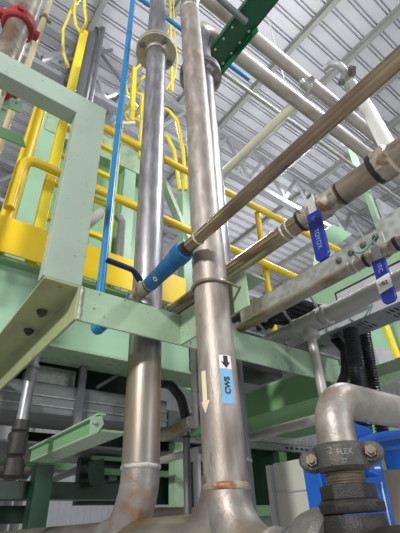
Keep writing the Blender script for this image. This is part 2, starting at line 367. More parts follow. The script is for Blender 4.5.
def arrow(z0, z1, th, w1, w2, hf, off):
    """down arrow made of curved strips: shaft then head"""
    zh = z0 + (z1 - z0) * hf; b = B()
    for (A0, A1, Z0, Z1) in ((w1, w1, z1, zh), (w2, 0.001, zh, z0)):
        g = [[b.bm.verts.new(wrap(th + (-1 + 2 * i / 6) * (A0 + (A1 - A0) * j / 4), Z0 + (Z1 - Z0) * j / 4, off)) for i in range(7)] for j in range(5)]
        for j in range(4):
            for i in range(6): b.bm.faces.new((g[j][i], g[j][i + 1], g[j + 1][i + 1], g[j + 1][i]))
    return b
mk('printed_arrow', arrow(zb + 0.001, za - 0.0015, tm, ww * 0.36, ww * 0.75, 0.5, 0.0012), INK, ast, S)
mk('cream_arrow_sticker', arrow(zof(416), zof(375), rad(-44), rad(9), rad(17), 0.28, 0.0008), LPEACH, m, S, label='cream arrow sticker pointing down')
zm = zof(391)
mk('printed_letters', text_bm('CWS', 0.017, lambda u, v, w_: wrap(tm - v / RM, zm + u, 0.0012 + w_), bold=0.0006), INK, st)
# U-bolt
ub = thing('u_bolt_clamp', 'dull steel U-bolt clamping the middle riser to the green bracket', 'clamp', (mz(0.52).x, mz(0.52).y, 0.51))
zu = 0.521; cx, cy = mz(zu).x, mz(zu).y; rr = RM + 0.0045; pts = [V((XM + 0.022, cy + rr, zu))]
for k in range(13):
    a = math.pi / 2 + math.pi * k / 12; pts.append(V((cx + rr * math.cos(a), cy + rr * math.sin(a), zu)))
pts.append(V((XM + 0.022, cy - rr, zu)))
mk('rod', B().tube(pts, 0.0045, 10), STEEL_D, ub, S)
for s_ in (-1, 1):
    c = V((XM + 0.008, cy + s_ * rr, zu)); mk('nut', B().hexa(c, (1, 0, 0), 0.009, 0.008), STEEL_D, ub, S)

lp = thing('left_riser_pipe', 'tall stainless riser left of centre with a round flange near its top', 'pipe', (LX, LY, -0.07))
zl = 0.14; LT = V((LX, LY, 3.2))
mk('riser', B().tube([(LX, LY, 0.44), LT], RL, 40), STEEL_C, lp, S)
mk('lower_spool', B().tube([(LX, LY, zl), (LX, LY, 0.44)], RL, 40), STEEL_S, lp, S, label='brown water-stained lower length ending at the beam shadow edge')  # brown stain whose upper edge is drawn along the beam's shadow edge
weld(lp, (LX, LY, zl), (0, 0, 1), RL, None, 0.008)
mk('bottom_elbow', B().tube([(LX, LY, zl), (LX, LY, ZH), (LX, LY + 0.158, ZH)], RL, 36, fillet=0.152, steps=14), ELB, lp, S, label='brown stained bottom elbow')
mk('header', B().tube([(LX, LY + 0.157, ZH), (LX, 4.0, ZH)], RM, 32), STEEL_D, lp, S)
flange(lp, (LX, LY, 2.155), (0, 0, 1), RL, 0.107, 0.014, IVORY, 4)
S2 = ray(226, 440) * 1.43; R2 = 0.084
sp = thing('rear_riser_pipe', 'pale thicker riser directly behind the middle riser, with a bolted flange', 'pipe', (S2.x, S2.y, -0.4))
mk('riser', B().tube([(S2.x, S2.y, -0.4), (S2.x, S2.y, 3.02)], R2, 40), STEEL_C, sp, S)
flange(sp, (S2.x, S2.y, 2.52), (0, 0, 1), R2, 0.14, 0.024)
ZP2 = 3.22
mk('overhead_run', B().tube([(S2.x, S2.y, 3.0), (S2.x, S2.y, ZP2), (9, S2.y, ZP2)], 0.062, 32, fillet=0.16), OVERP, sp, S, label='pinkish grey overhead run with elbow')
weld(sp, (S2.x, S2.y, 3.03), (0, 0, 1), R2)
weld(sp, (S2.x, S2.y, 0.19), (0, 0, 1), R2)

# ================================================================ pipe A: brown pipe with blue taped valve
XA = 0.505; RA = 0.0165
def la(y): # gently falling line
    a = at(195, 241, X=XA); c = at(395, 62, X=XA); return V((XA, y, a.z + (c.z - a.z) * (y - a.y) / (c.y - a.y)))
ya0 = at(188, 248, X=XA).y
pa = thing('brown_diagonal_pipe', 'shiny brownish steel pipe rising diagonally to the upper right corner', 'pipe', la(0.4))
mk('pipe', B().tube([la(ya0 - 0.005), la(-0.6)], RA, 28), STEEL_B, pa, S)
weld(pa, la(ya0 - 0.045), (0, 1, 0), RA, None, 0.003)
end = at(96, 331, X=XA); mid = at(131, 300, X=XA)
ax = (la(ya0) - mid).normalized()
bp = thing('blue_service_pipe', 'sky blue vertical tube with blue taped joints and a navy lever valve', 'pipe', (XA, end.y, end.z - 0.02))
tb = at(185, 250, X=XA); tm_ = at(150, 284, X=XA); vb = at(133, 298, X=XA)
d_ = (tb - tm_); L_ = d_.length
mk('taped_union', B().lathe([(0.014, -0.004), (0.021, 0.0), (0.0225, 0.006), (0.0225, L_ * 0.42), (0.024, L_ * 0.44), (0.0245, L_ * 0.7), (0.023, L_ * 0.72), (0.0285, L_ * 0.8), (0.029, L_ - 0.012), (0.0265, L_), (0.012, L_)], tm_, d_, 32), BLUET, bp, S, label='blue tape wrapped joint')
mk('collar', B().lathe([(0.015, 0), (0.021, 0), (0.021, 0.006), (0.018, 0.008), (0.0195, 0.014), (0.015, 0.016)], tb - d_ * 0.01, d_, 24), BLKT, bp, S)
# printed round stamp
nrm = (V((0, 0, 0)) - tm_).normalized(); cst = tm_ + d_ * 0.28; dn = d_.normalized(); nn = (nrm - dn * nrm.dot(dn)).normalized(); uu = nn.cross(dn)
sb = B()
for k in range(8):
    a = k * math.pi / 4; q = cst + nn * 0.0232 + (uu * math.cos(a) + dn * math.sin(a)) * 0.0055; sb.box(q - V((.0011, .0011, .0011)), q + V((.0011, .0011, .0011)))
mk('printed_stamp', sb, LPEACH, bp)
d2 = (vb - tm_); L2 = d2.length
vl = mk('valve_body', B().lathe([(0.014, -0.002), (0.0205, 0), (0.0205, 0.008), (0.0175, 0.010), (0.0215, L2 * 0.35), (0.0215, L2 * 0.65), (0.017, L2 * 0.8), (0.0185, L2 * 0.82), (0.0185, L2), (0.012, L2)], tm_, d2, 20), VALVE, bp, S, label='bare metal valve body')
mk('tape_ring', B().lathe([(0.017, 0), (0.0212, 0.001), (0.0212, 0.005), (0.017, 0.006)], tm_ + d2 * 0.04, d2, 24), BLKT, bp, S)
mk('tape_ring', B().lathe([(0.014, 0), (0.02, 0.001), (0.0205, 0.012), (0.014, 0.013)], vb - d2.normalized() * 0.006, d2, 24), BLUET, bp, S)
mk('lower_run', B().tube([vb - d2.normalized() * 0.001, end + V((0, 0, -0.0)), (XA, end.y, 3.6)], 0.0165, 24, fillet=0.022, steps=8), BLUE, bp, S)
mk('elbow_fitting', B().tube([end + (vb - end).normalized() * 0.055, end, (XA, end.y, end.z + 0.05)], 0.0205, 24, fillet=0.022, steps=8), BLUE, bp, S)
hub = (tm_ + vb) / 2 + V((-0.004, -0.0, 0.021))
h1 = at(139, 268, Z=hub.z + 0.03); h0 = at(106, 260, Z=h1.z + 0.002)
h1 = at(141, 273, X=XA - 0.012); h0 = h1 + (at(107, 260, Y=h1.y + 0.02) - h1)
hb = B().tube([hub + V((0, 0, -0.012)), hub + V((0, 0, 0.016))], 0.006, 10)
mk('stem', hb, VALVE, bp, S)
hnd = B(); hp = [hub + V((0, 0, 0.012)), h1.lerp(h0, 0.22), h0]
for a_, b_ in zip(hp, hp[1:]): hnd.bar(a_, b_ + (b_ - a_).normalized() * 0.003, 0.02, 0.009, (0, 0, 1), 0.002)
mk('lever_handle', hnd, NAVY, bp, S, label='navy lever')
for yb_ in (2.1, 3.0): mk('joint_ring', B().lathe([(0.0165, 0), (0.0185, 0), (0.0185, 0.004), (0.0165, 0.004)], (XA, end.y, yb_ - 0.4), (0, 0, 1), 20), BLUE, bp, S)

# ================================================================ pipe B: ball valve pipe
XB = 0.70; RB = 0.0243; ZB = XB / 1.088
def lb(y): return V((XB, y, ZB))
yv0 = at(303, 222, X=XB).y; yv1 = at(343, 197, X=XB).y; yv2 = at(386, 168, X=XB).y
pb_ = thing('ball_valve_pipe', 'stained steel pipe with the larger blue-handled ball valve, behind the middle riser', 'pipe', lb(0.5) - V((0, 0, RB)))
mk('pipe', B().tube([lb(1.06), lb(yv0)], RB, 32), STEEL_B, pb_, S)
mk('pipe', B().tube([lb(yv1 + 0.004), lb(-0.7)], RB * 1.2, 32), STEEL_M, pb_, S)
yj = at(286, 233, X=XB).y; weld(pb_, lb(yj), (0, 1, 0), RB, None, 0.004); weld(pb_, lb(yj - 0.018), (0, 1, 0), RB, None, 0.003)
mk('union_nut', B().lathe([(RB, 0), (RB + 0.014, 0.003), (RB + 0.015, 0.034), (RB + 0.008, 0.038), (RB, 0.042)], lb(yv2 + 0.016), (0, -1, 0), 10), VALVE, pb_, S)
mk('tape_ring', B().lathe([(RB, 0), (RB + 0.012, 0.001), (RB + 0.013, 0.014), (RB, 0.016)], lb(yv2 + 0.026), (0, -1, 0), 24), BLKT, pb_, S)
def ball_valve(parent, X, Z, ya, yb, r, hpx, hpx2, hw, text, tsize, hm, yt=0.5):
    L = ya - yb; c = V((X, ya, Z))
    body = mk('valve_body', B().lathe([(r * 0.95, 0), (r * 1.16, 0.0), (r * 1.16, L * 0.2), (r * 1.05, L * 0.22), (r * 1.32, L * 0.4), (r * 1.32, L * 0.6), (r * 1.05, L * 0.78), (r * 1.16, L * 0.8), (r * 1.16, L), (r * 0.95, L)], c, (0, -1, 0), 16), VALVE, parent, S)
    for yy, s_ in ((ya, 1), (yb, -1)):
        mk('tape_ring', B().lathe([(r * 0.98, -0.005), (r * 1.2, -0.005), (r * 1.22, 0.004), (r * 0.98, 0.004)], (X, yy, Z), (0, -1, 0), 24), BLKT, parent, S)
    # stem on the viewer's side (-X) slightly up
    m_ = V((X, (ya + yb) / 2, Z)); out = V((-0.94, 0, 0.34)).normalized()
    s0 = m_ + out * r * 1.0; s1 = m_ + out * (r * 1.3 + 0.016)
    mk('stem_boss', B().lathe([(r * 0.62, 0), (r * 0.62, r * 0.42), (r * 0.45, r * 0.5)], s0, out, 20), VALVE, parent, S)
    mk('stem', B().tube([s0, s1], r * 0.2, 10).hexa(s1 - out * 0.008, out, r * 0.36, r * 0.24), BRASS, parent, S)
    # handle hangs from the stem, across the pipe
    top = at(*hpx, X=s1.x); bot = at(*hpx2, X=s1.x - 0.012)
    dirv = (bot - top).normalized(); side = dirv.cross(out).normalized(); nr = side.cross(dirv).normalized()
    if nr.dot(out) < 0: nr = -nr
    Lh = (bot - top).length
    hb = B(); prof = [(-0.5, 0.04), (0.5, 0.0), (0.5, 0.93), (0.28, 1.0), (-0.28, 1.0), (-0.5, 0.93)]
    hb.prism([top + side * hw * a + dirv * Lh * q - nr * 0.004 for a, q in prof], nr * 0.008)
    hh = mk('lever_handle', hb, hm, parent, bevel=0.0025)
    mk('handle_plate', B().bar(s1 - out * 0.004, top + dirv * Lh * 0.08, hw * 0.55, 0.004, nr), GALV_L, parent)
    vdir = R @ V((1, 0, 0)); sgn = 1 if side.dot(vdir) > 0 else -1
    def fn(u, v, w_): return top + dirv * (Lh * yt + u) + side * (sgn * v) + nr * (0.0046 + w_)
    mk('handle_lettering', text_bm(text, tsize, fn), INKW, hh)
    # small square emblem above the word
    eb = B()
    for k in range(3):
        q = top + dirv * (Lh * 0.14 + k * tsize * 0.3); eb.bar(q - side * tsize * (0.35 - 0.08 * k), q + side * tsize * (0.35 - 0.1 * k), 0.001, 0.0018, nr)
    for v in eb.bm.verts: v.co += nr * 0.0046
    mk('emblem', eb, INKW, hh)
    return top, dirv, side * sgn, nr, Lh
ball_valve(pb_, XB, ZB, yv0, yv1, RB, (313, 212), (324, 260), 0.036, 'TOYOX', 0.016, HBLUE, 0.6)
# tag wire
c = at(300, 213, X=XB - 0.03); mk('tie_wire', B().tube([c, c + V((0, 0.01, 0.02)), c + V((-0.004, 0.006, 0.03))], 0.0012, 6), BLACK, pb_, S)
# little pipe at left end goes behind the left side of the bracket: capped by an elbow
mk('end_cap', B().lathe([(RB, 0), (RB + 0.004, 0.002), (RB + 0.004, 0.02), (0.008, 0.03)], lb(1.05), (0, 1, 0), 24), GALV, pb_, S)

# ================================================================ galvanised tray with rail, and pipe C
XRL = 0.955; zr1 = XRL / 1.385; zr2 = XRL / 1.345
rl = thing('galvanised_channel', 'deep galvanised steel channel with bolted splice plate, running above the thin valve pipe', 'channel', (XRL, 0.3, 0.58))
yR = at(241, 321, X=XRL).y
b = B().box((XRL, -0.9, 0.600), (XRL + 0.003, yR, zr1)); b.box((XRL, -0.9, zr1 - 0.003), (XRL + 0.03, yR, zr1)); b.box((XRL - 0.004, -0.9, zr2 - 0.006), (XRL + 0.03, at(375, 222, X=XRL).y, zr2)); b.box((XRL - 0.003, -0.9, 0.6), (XRL - 0.0001, at(375, 222, X=XRL).y, zr2))
mk('web', b, GALV, rl)
sy0 = at(336, 268, X=XRL).y; sy1 = at(383, 232, X=XRL).y
mk('splice_plate', B().box((XRL - 0.007, sy1, zr1 - 0.088), (XRL - 0.003, sy0, zr1 - 0.022), 0.001), GALV, rl)
for k in range(4):
    px = 339 + k * 12.2; py = 260.5 - k * 7.8; c = at(px, py, X=XRL - 0.007)
    mk('bolt', B().lathe([(0.011, 0), (0.011, 0.002)], c, (-1, 0, 0), 16).hexa(c, (-1, 0, 0), 0.0085, 0.008).tube([c, c + V((-0.014, 0, 0))], 0.004, 8), CASTG, rl, S)
def wire(name, a, b, sag, X, m, parent=None, r=0.0022):
    pts = []
    for k in range(11):
        t = k / 10; q = V(a).lerp(V(b), t); q.z -= sag * math.sin(math.pi * t); q.x = X - 0.02 * math.sin(math.pi * t); pts.append(q)
    return mk(name, B().tube(pts, r, 8), m, parent, S)
wire('bonding_wire', at(351, 250, X=XRL - 0.012), at(377, 235, X=XRL - 0.012), 0.04, XRL - 0.012, GWIRE, rl)
XC = 0.91; ZCp = XC / 1.556; RC = 0.0165
yc0 = at(366, 257, X=XC).y; yc1 = at(396, 240, X=XC).y
pc = thing('thin_valve_pipe', 'thin tan steel pipe with the small blue-handled valve at the right edge', 'pipe', (XC, 0.3, ZCp - RC))
mk('pipe', B().tube([(XC, at(240, 331, X=XC).y, ZCp), (XC, yc0, ZCp)], RC, 24), STEEL_D, pc, S)
mk('pipe', B().tube([(XC, yc1, ZCp), (XC, -0.8, ZCp)], RC, 24), STEEL_D, pc, S)
for px, py in ((352, 272), (357, 269)):
    c = at(px, py, X=XC); weld(pc, (XC, c.y, ZCp), (0, 1, 0), RC, None, 0.003)
top, dv, sd_, nr_, Lh_ = ball_valve(pc, XC, ZCp, yc0, yc1, RC, (378, 259), (391, 303), 0.036, 'TC', 0.016, HBLUE, 0.25)
lab = B().prism([top + sd_ * a * 0.036 + dv * Lh_ * q + nr_ * 0.0046 for a, q in ((-0.52, 0.45), (0.52, 0.42), (0.52, 0.72), (-0.52, 0.76))], nr_ * 0.0006)
mk('handle_sticker', lab, LWHITE, pc, label='white sticker on the valve handle')
mk('sticker_letters', text_bm('VB2', 0.014, lambda u, v, w_: top + dv * (Lh_ * 0.59 - v) + sd_ * (u - 0.002) + nr_ * (0.0056 + w_), bold=0.0003), INK, pc)

# ================================================================ pipe D and tray
XD = 1.14; ZD = 0.613; RD = 0.029
te = at(310, 330, X=XD)
pd_ = thing('grey_coated_pipe', 'matt grey pipe with a tee whose thin branch drops behind the elbow', 'pipe', (XD, 0.5, ZD - RD))
mk('pipe', B().tube([(XD, 1.03, ZD), (XD, -0.9, ZD)], RD, 32), GREYP, pd_, S)
mk('tee', B().lathe([(RD, -0.062), (RD + 0.007, -0.060), (RD + 0.007, -0.045), (RD + 0.004, -0.043), (RD + 0.004, 0.043), (RD + 0.007, 0.045), (RD + 0.007, 0.060), (RD, 0.062)], (XD, te.y, ZD), (0, 1, 0), 32).lathe([(0.026, 0), (0.026, 0.045), (0.030, 0.047), (0.030, 0.058), (0.018, 0.066)], (XD, te.y, ZD), (0, 0, -1), 28), GREYP, pd_, S)
mk('reducer', B().lathe([(RD + 0.002, 0), (RD + 0.008, 0.002), (RD + 0.008, 0.014), (RD + 0.0, 0.016)], (XD, te.y - 0.075, ZD), (0, -1, 0), 28), GREYP, pd_, S)
mk('branch', B().tube([(XD, te.y, ZD - 0.05), (XD, te.y, 0.285), (XD, 1.9, 0.285)], 0.0165, 20, fillet=0.03), GREYP, pd_, S)
tr = thing('cable_tray', 'galvanised cable tray with slotted underside beside the matt grey pipe', 'tray', (1.3, 0.4, 0.59))
XT0, XT1 = 1.25, 1.385; ZT0 = 0.603
wire('bonding_wire', at(349, 318, X=XT0 - 0.006), at(372, 304, X=XT0 - 0.006), 0.045, XT0 - 0.006, GWIRE, tr)
b = B(); b.box((XT0, -0.9, ZT0), (XT0 + 0.002, at(337, 301, X=XT0).y, XT0 / 1.70))
yst = at(337, 301, X=XT0).y; b.box((XT0, yst, ZT0), (XT0 + 0.002, 1.02, ZT0 + 0.08))
b.box((XT1 - 0.002, -0.9, ZT0), (XT1, 1.02, ZT0 + 0.09))
mk('side_rail', b, GALV_L, tr)
mk('rail_edge', B().box((XT0 - 0.004, -0.9, XT0 / 1.70), (XT0 + 0.004, yst, XT0 / 1.70 + 0.004)).box((XT0 - 0.004, yst - 0.004, ZT0 + 0.08), (XT0 + 0.004, yst, XT0 / 1.7)).box((XT0 - 0.004, yst, ZT0 + 0.08), (XT0 + 0.004, 1.02, ZT0 + 0.084)), BLACK, tr)
bt = B(); yy = 1.02                                  # slotted bottom: strips with gaps
A1, A2, B1, B2 = XT0 + 0.025, 1.308, 1.325, XT1 - 0.025
bt.box((XT0, -0.9, ZT0 - 0.002), (A1, 1.02, ZT0)); bt.box((B2, -0.9, ZT0 - 0.002), (XT1, 1.02, ZT0)); bt.box((A2, -0.9, ZT0 - 0.002), (B1, 1.02, ZT0))
while yy > -0.9:
    for k in range(2): pass
    bt.box((A1, yy - 0.07, ZT0 - 0.002), (A2, yy - 0.0, ZT0)); bt.box((B1, yy - 0.07, ZT0 - 0.002), (B2, yy, ZT0))
    yy -= 0.07
    for k in range(3):
        bt.box((A1, yy - 0.014 , ZT0 - 0.002), (A2, yy - 0.006, ZT0)); bt.box((B1, yy - 0.014, ZT0 - 0.002), (B2, yy - 0.006, ZT0)); yy -= 0.016
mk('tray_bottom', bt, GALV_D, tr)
# cables lying between the channel and the tray
for k in range(6):
    x0 = 0.985 + k * 0.034; z0 = 0.680 + 0.010 * (k % 2); y1 = 0.82 + 0.034 * k
    pts = [(x0 + 0.001 * math.sin(j * 1.3 + k), 1.05 - j * (1.05 - y1) / 5, z0 + 0.005 * math.sin(j * 2.1 + k)) for j in range(6)]
    pts = pts[:5] + [(x0 + 0.01, y1 + 0.01, 0.702), (1.22, y1, 0.706), (1.29 + 0.005 * k, y1 - 0.02, 0.70), (1.29 + 0.013 * k, y1 - 0.10, 0.665 + 0.01 * (k % 2)), (1.29 + 0.013 * k, -0.8, 0.665 + 0.01 * (k % 2))]
    tag(mk('power_cable', B().tube(pts, 0.0145, 10), BLACK, None, S), 'black cable lying between the galvanised channel and the slotted tray', 'cable', 'cables between the channel and the tray')
for k in range(4):
    x0 = 1.270 + k * 0.031; z0 = 0.622  # added above the tray bottom so that its slots look dark
    tag(mk('slot_darkening_cable', B().tube([(x0 + 0.004 * math.sin(j * 1.7 + k), 1.0 - j * 0.16, z0 + 0.004 * math.sin(j + k)) for j in range(12)], 0.013, 10), BLACK, None, S), 'black cable added inside the slotted cable tray to darken its slots', 'cable', 'cables added to darken the tray slots')
cb = B()
for k in range(3):
    y = 1.0 - k * 0.13; cb.bar((0.962, y - 0.06, 0.657), (1.185, y + 0.05, 0.657), 0.008, 0.005)
cb.box((1.18, 0.60, 0.650), (1.186, 1.02, 0.665))
tag(mk('ladder_rack', cb, GALV_L), 'short row of pale rungs carrying the black cables above the matt grey pipe', 'rack')

# ================================================================ right foreground: elbow, coupling, valve
E0 = V((0.588, 0.405, 0.0)); rE = 0.0302
cy0 = ray(337, 440) * 0.63; EX, EY = 0.585, 0.411
ze = at(385, 409, Y=EY).z
el = thing('grooved_elbow_pipe', 'grey stainless elbow pipe entering from the right edge, dropping into a black coupling', 'pipe', (EX, EY, 0.1))
mk('elbow', B().tube([(EX, EY, 0.09), (EX, EY, ze), (1.9, EY, ze)], rE, 36, fillet=0.052, steps=14), ELB, el, S)
weld(el, (EX, EY, ze - 0.075), (0, 0, 1), rE, None, 0.002)
zc_ = 0.083
cp = thing('grooved_coupling', 'black cast iron two-bolt pipe coupling with raised FLEX lettering', 'coupling', (EX, EY, zc_ - 0.03))
vw = V((-EX, -EY, 0)).normalized(); sr = V((0, 0, 1)).cross(vw).normalized()      # sr points to the viewer's right
sr = -sr if sr.dot(R @ V((1, 0, 0))) < 0 else sr
mk('housing', B().lathe([(rE, -0.019), (rE + 0.007, -0.019), (rE + 0.0125, -0.014), (rE + 0.0135, 0.0), (rE + 0.0125, 0.014), (rE + 0.007, 0.019), (rE, 0.019)], (EX, EY, zc_), (0, 0, 1), 40), CAST, cp, S)
for s_ in (-1, 1):
    q = V((EX, EY, zc_ + 0.003 * s_)) + sr * s_ * (rE + 0.013)
    lug = B()
    prof = []
    for k in range(20):
        a = 2 * math.pi * k / 20; prof.append(q + sr * (0.020 * math.cos(a)) + V((0, 0, 0.0155 * math.sin(a))) - vw * 0.016)
    lug.prism(prof, vw * 0.036)
    mk('bolt_lug', lug, CAST, cp, 40, bevel=0.003)
    q2 = q + vw * 0.020
    mk('washer', B().lathe([(0.0125, 0), (0.0125, 0.003)], q2, vw, 20), CAST, cp, S)
    mk('bolt', B().hexa(q2 + vw * 0.003, vw, 0.0085, 0.007).tube([q2 - vw * 0.05, q2 + vw * 0.015], 0.0045, 12), BRASS, cp, S)
def onc(u, v, w_, r0=None):
    th = u / (rE + 0.0135); return V((EX, EY, zc_ + v)) + (vw * math.cos(th) + sr * math.sin(th)) * (rE + 0.0133 + w_)
mk('raised_lettering', text_bm('FLEX', 0.0105, lambda u, v, w_: onc(u + 0.007, v + 0.003, w_ * 2), bold=0.0003), CASTG, cp)
mk('raised_lettering', text_bm('2', 0.013, lambda u, v, w_: onc(u - 0.013, v + 0.006, w_ * 2), bold=0.0003), CASTG, cp)
mk('raised_lettering', text_bm('77', 0.008, lambda u, v, w_: onc(u + 0.004, v - 0.009, w_ * 2), bold=0.0003), CASTG, cp)
gv = thing('threaded_gate_valve', 'dark iron valve stack with hex collars directly under the FLEX coupling', 'valve', (EX, EY, -0.12))
nb = B().tube([(EX, EY, 0.016), (EX, EY, 0.071)], 0.0285, 32, step_len=0.0018, rfun=lambda d: 0.0285 + (0.0007 if int(d / 0.0018) % 2 else -0.0004))
mk('threaded_nipple', nb, BRASS, gv, S)
mk('hex_collar', B().hexa((EX, EY, 0.026), (0, 0, 1), 0.041, 0.020, 0.35), BLACKI, gv, bevel=0.002)
mk('hex_collar', B().lathe([(0.028, 0), (0.045, 0), (0.047, 0.003), (0.047, 0.012), (0.044, 0.016), (0.028, 0.016)], (EX, EY, 0.010), (0, 0, 1), 10), BLACKI, gv, S)
mk('bonnet', B().lathe([(0.030, -0.12), (0.043, -0.10), (0.043, -0.03), (0.046, -0.024), (0.046, -0.004), (0.042, 0.008)], (EX, EY, 0.0), (0, 0, 1), 32), BLACKI, gv, S)
mk('body', B().lathe([(RM, 0.035), (0.056, 0.033), (0.058, 0.0), (0.062, -0.03), (0.062, -0.10), (0.05, -0.12)], (EX, EY + 0.02, ZF - 0.02), (0, 1, 0), 36), BLACKI, gv, S)
gc = thing('grey_header_coupling', 'rounded cast grey coupling joining the welded pipe foot to the dark iron valve', 'coupling', (XH, 0.455, ZH - 0.06))
mk('housing', B().lathe([(RM, -0.030), (RM + 0.014, -0.030), (RM + 0.023, -0.020), (RM + 0.025, 0.0), (RM + 0.020, 0.020), (RM + 0.008, 0.034), (RM, 0.034)], (XH, 0.468, ZF), (0, 1, 0), 40), CASTG, gc, S)
for s_ in (-1, 1):
    q = V((XH, 0.468, ZF)) + V((0.9, 0, 0.3)).normalized() * s_ * (RM + 0.022)
    mk('bolt_lug', B().lathe([(0.016, -0.02), (0.018, -0.012), (0.018, 0.012), (0.016, 0.02)], q, (-0.3, 0, 0.9), 20), CASTG, gc, S)
for k, yy in enumerate((0.512, 0.528)):
    mk('ring', B().lathe([(RM, -0.005), (RM + 0.004, -0.003), (RM + 0.004, 0.003), (RM, 0.005)], (XH, yy, ZF), (0, 1, 0), 36), STEEL_C if k else CASTG, gc, S)
# ================================================================ pump / enclosure behind the coupling
XE = 0.93
q0 = at(272, 467, X=XE); q1 = at(301, 455, X=XE); q2 = at(309, 452, X=XE)
en = thing('beige_control_enclosure', 'beige metal control enclosure leaning below the thin branch pipe, with blue edge', 'enclosure', (XE, 0.7, -0.4))
zt_ = (q0.z + q1.z) / 2
mk('body', B().box((XE, q1.y, -0.6), (XE + 0.25, q0.y, zt_), 0.004), BOXM, en)
mk('door_edge', B().box((XE - 0.012, q0.y - 0.002, -0.6), (XE + 0.002, q0.y + 0.014, zt_ - 0.004)), GALV_L, en, label='pale door edge')
mk('lip', B().box((XE - 0.003, q1.y, zt_ - 0.075), (XE, q0.y, zt_ - 0.072)), GALV_L, en)
yq = q1.y
pu = thing('blue_pump_guard', 'bright blue painted machine guard behind the FLEX coupling', 'machine', (0.95, 0.45, -0.5))
mk('side_panel', B().box((XE - 0.005, yq - 0.055, -0.6), (XE + 0.2, yq - 0.001, zt_ + 0.012), 0.004), PUMPB, pu)
YG0 = 0.60
def gp(px, py, y=YG0): return at(px, py, Y=y)
mk('front_panel', B().prism([gp(*p_) for p_ in ((353, 422), (371, 427), (377, 440), (400, 540), (372, 545), (352, 470))], (0, 0.03, 0)), PUMPB, pu, bevel=0.006)
rim = [gp(*p_, 0.565) for p_ in ((356, 451), (362, 443), (374, 438), (400, 434), (440, 430))]
mk('rim', B().tube(rim, 0.011, 14, fillet=[0.03, 0.05, 0.1]), PUMPB, pu, S)
mk('rim_plate', B().prism([gp(*p_, 0.57) for p_ in ((359, 447), (374, 439), (440, 431), (440, 448), (384, 449), (380, 476), (366, 470))], (0, 0.025, 0)), PUMPB, pu)
dc = gp(425, 470, 0.72)
mk('drum', B().lathe([(0.02, 0.05), (0.105, 0.048), (0.112, 0.038), (0.112, -0.03), (0.105, -0.035)], gp(424, 462, 0.68), (0, 0, 1), 48), PUMPB, pu, S)
mk('inner_plate', B().prism([gp(*p_, 0.64) for p_ in ((376, 470), (440, 468), (440, 560), (402, 560))], (0, 0.02, 0)), TAN, pu, label='dull tan inner plate')
mk('white_seam', B().bar(gp(381, 482, 0.594), gp(392, 533, 0.594), 0.003, 0.002, (0, 1, 0)), WHITE, pu)
mk('white_tab', B().box(gp(377, 468, 0.56) - V((.004, .004, .0015)), gp(377, 468, 0.56) + V((.008, .004, .002))), WHITE, pu)
# black corrugated hoses
def hose(name, pts, r, label, grp=None, fillet=0.06):
    pitch = 0.010
    return tag(mk(name, B().tube(pts, r, 18, fillet=fillet, step_len=0.0025, rfun=lambda d: r + 0.0022 * math.sin(2 * math.pi * d / pitch)), BLACK, None, 60), label, 'hose', grp)
a1 = at(352, 350, X=1.3); XHs = 1.29
def hz(px, py, X): return at(px, py, X=X)
hose('corrugated_hose', [hz(349, 322, 1.30), hz(361, 400, 1.30), hz(366, 450, 1.30)], 0.027, 'left thick one of two black ribbed hoses below the slotted tray', None, 0.4)
hose('corrugated_hose', [hz(362, 318, 1.40), hz(373, 385, 1.40), hz(386, 450, 1.40)], 0.022, 'right thinner one of two black ribbed hoses below the slotted tray', None, 0.4)
tag(mk('cable_loop', B().tube([hz(334, 338, 1.33), hz(345, 350, 1.33), hz(346, 372, 1.33), hz(336, 398, 1.33)], 0.018, 14, fillet=0.03), BLACK, None, S), 'smooth black cable bending down beside the ribbed hoses', 'cable')

# ================================================================ platform with yellow railing (Y = 1.55)
YP = 1.55
pf = thing('platform_fascia', 'deep pale green platform beam behind the risers, below the yellow toe board', 'beam', (1.2, 1.66, 0.65))
zf0 = 1.62 / 2.43
mk('web', B().box((-1.5, 1.62, zf0), (1.50, 1.63, 0.985)), MINT, pf)
mk('flange', B().box((-1.5, 1.60, zf0 - 0.012), (1.50, 1.80, zf0)), GREEN, pf)
mk('flange', B().box((-1.5, 1.57, 0.975), (1.50, 1.80, 0.985)), MID, pf)
tag(mk('platform_deck', B().box((-1.5, 1.6, 0.986), (2.9, 2.7, 1.0)), GALV_D), 'grey grated walkway deck behind the yellow toe board', 'deck')
gr = thing('guardrail', 'safety yellow guardrail with toe board along the raised walkway', 'railing', (1.0, YP, 1.0))
zt2 = YP / 0.757; zm2 = YP / 1.0
xe = at(350, 252, Y=YP).x
mk('top_rail', B().tube([(at(84, 118, Y=YP).x, YP, zt2), (xe + 0.2, YP, zt2 )], 0.024, 18), YEL, gr, S)
mk('mid_rail', B().tube([(0.165, YP, 1.22), (0.165, YP, zm2), (xe + 0.2, YP, zm2 - 0.045)], 0.024, 18, fillet=0.07), YEL, gr, S)
mk('toe_board', B().box((-1.4, YP, YP / 1.56), (1.12, YP + 0.008, YP / 1.32)), YEL, gr, bevel=0.002)
for x in (at(262, 215, Y=YP).x,):
    mk('post', B().tube([(x, YP + 0.055, 1.0), (x, YP + 0.045, zt2)], 0.022, 16), YEL, gr, S)
mk('end_post', B().tube([(0.170, YP + 0.04, 1.0), (0.178, YP + 0.03, 2.02)], 0.031, 18), YEL, gr, S, label='thick yellow end post')
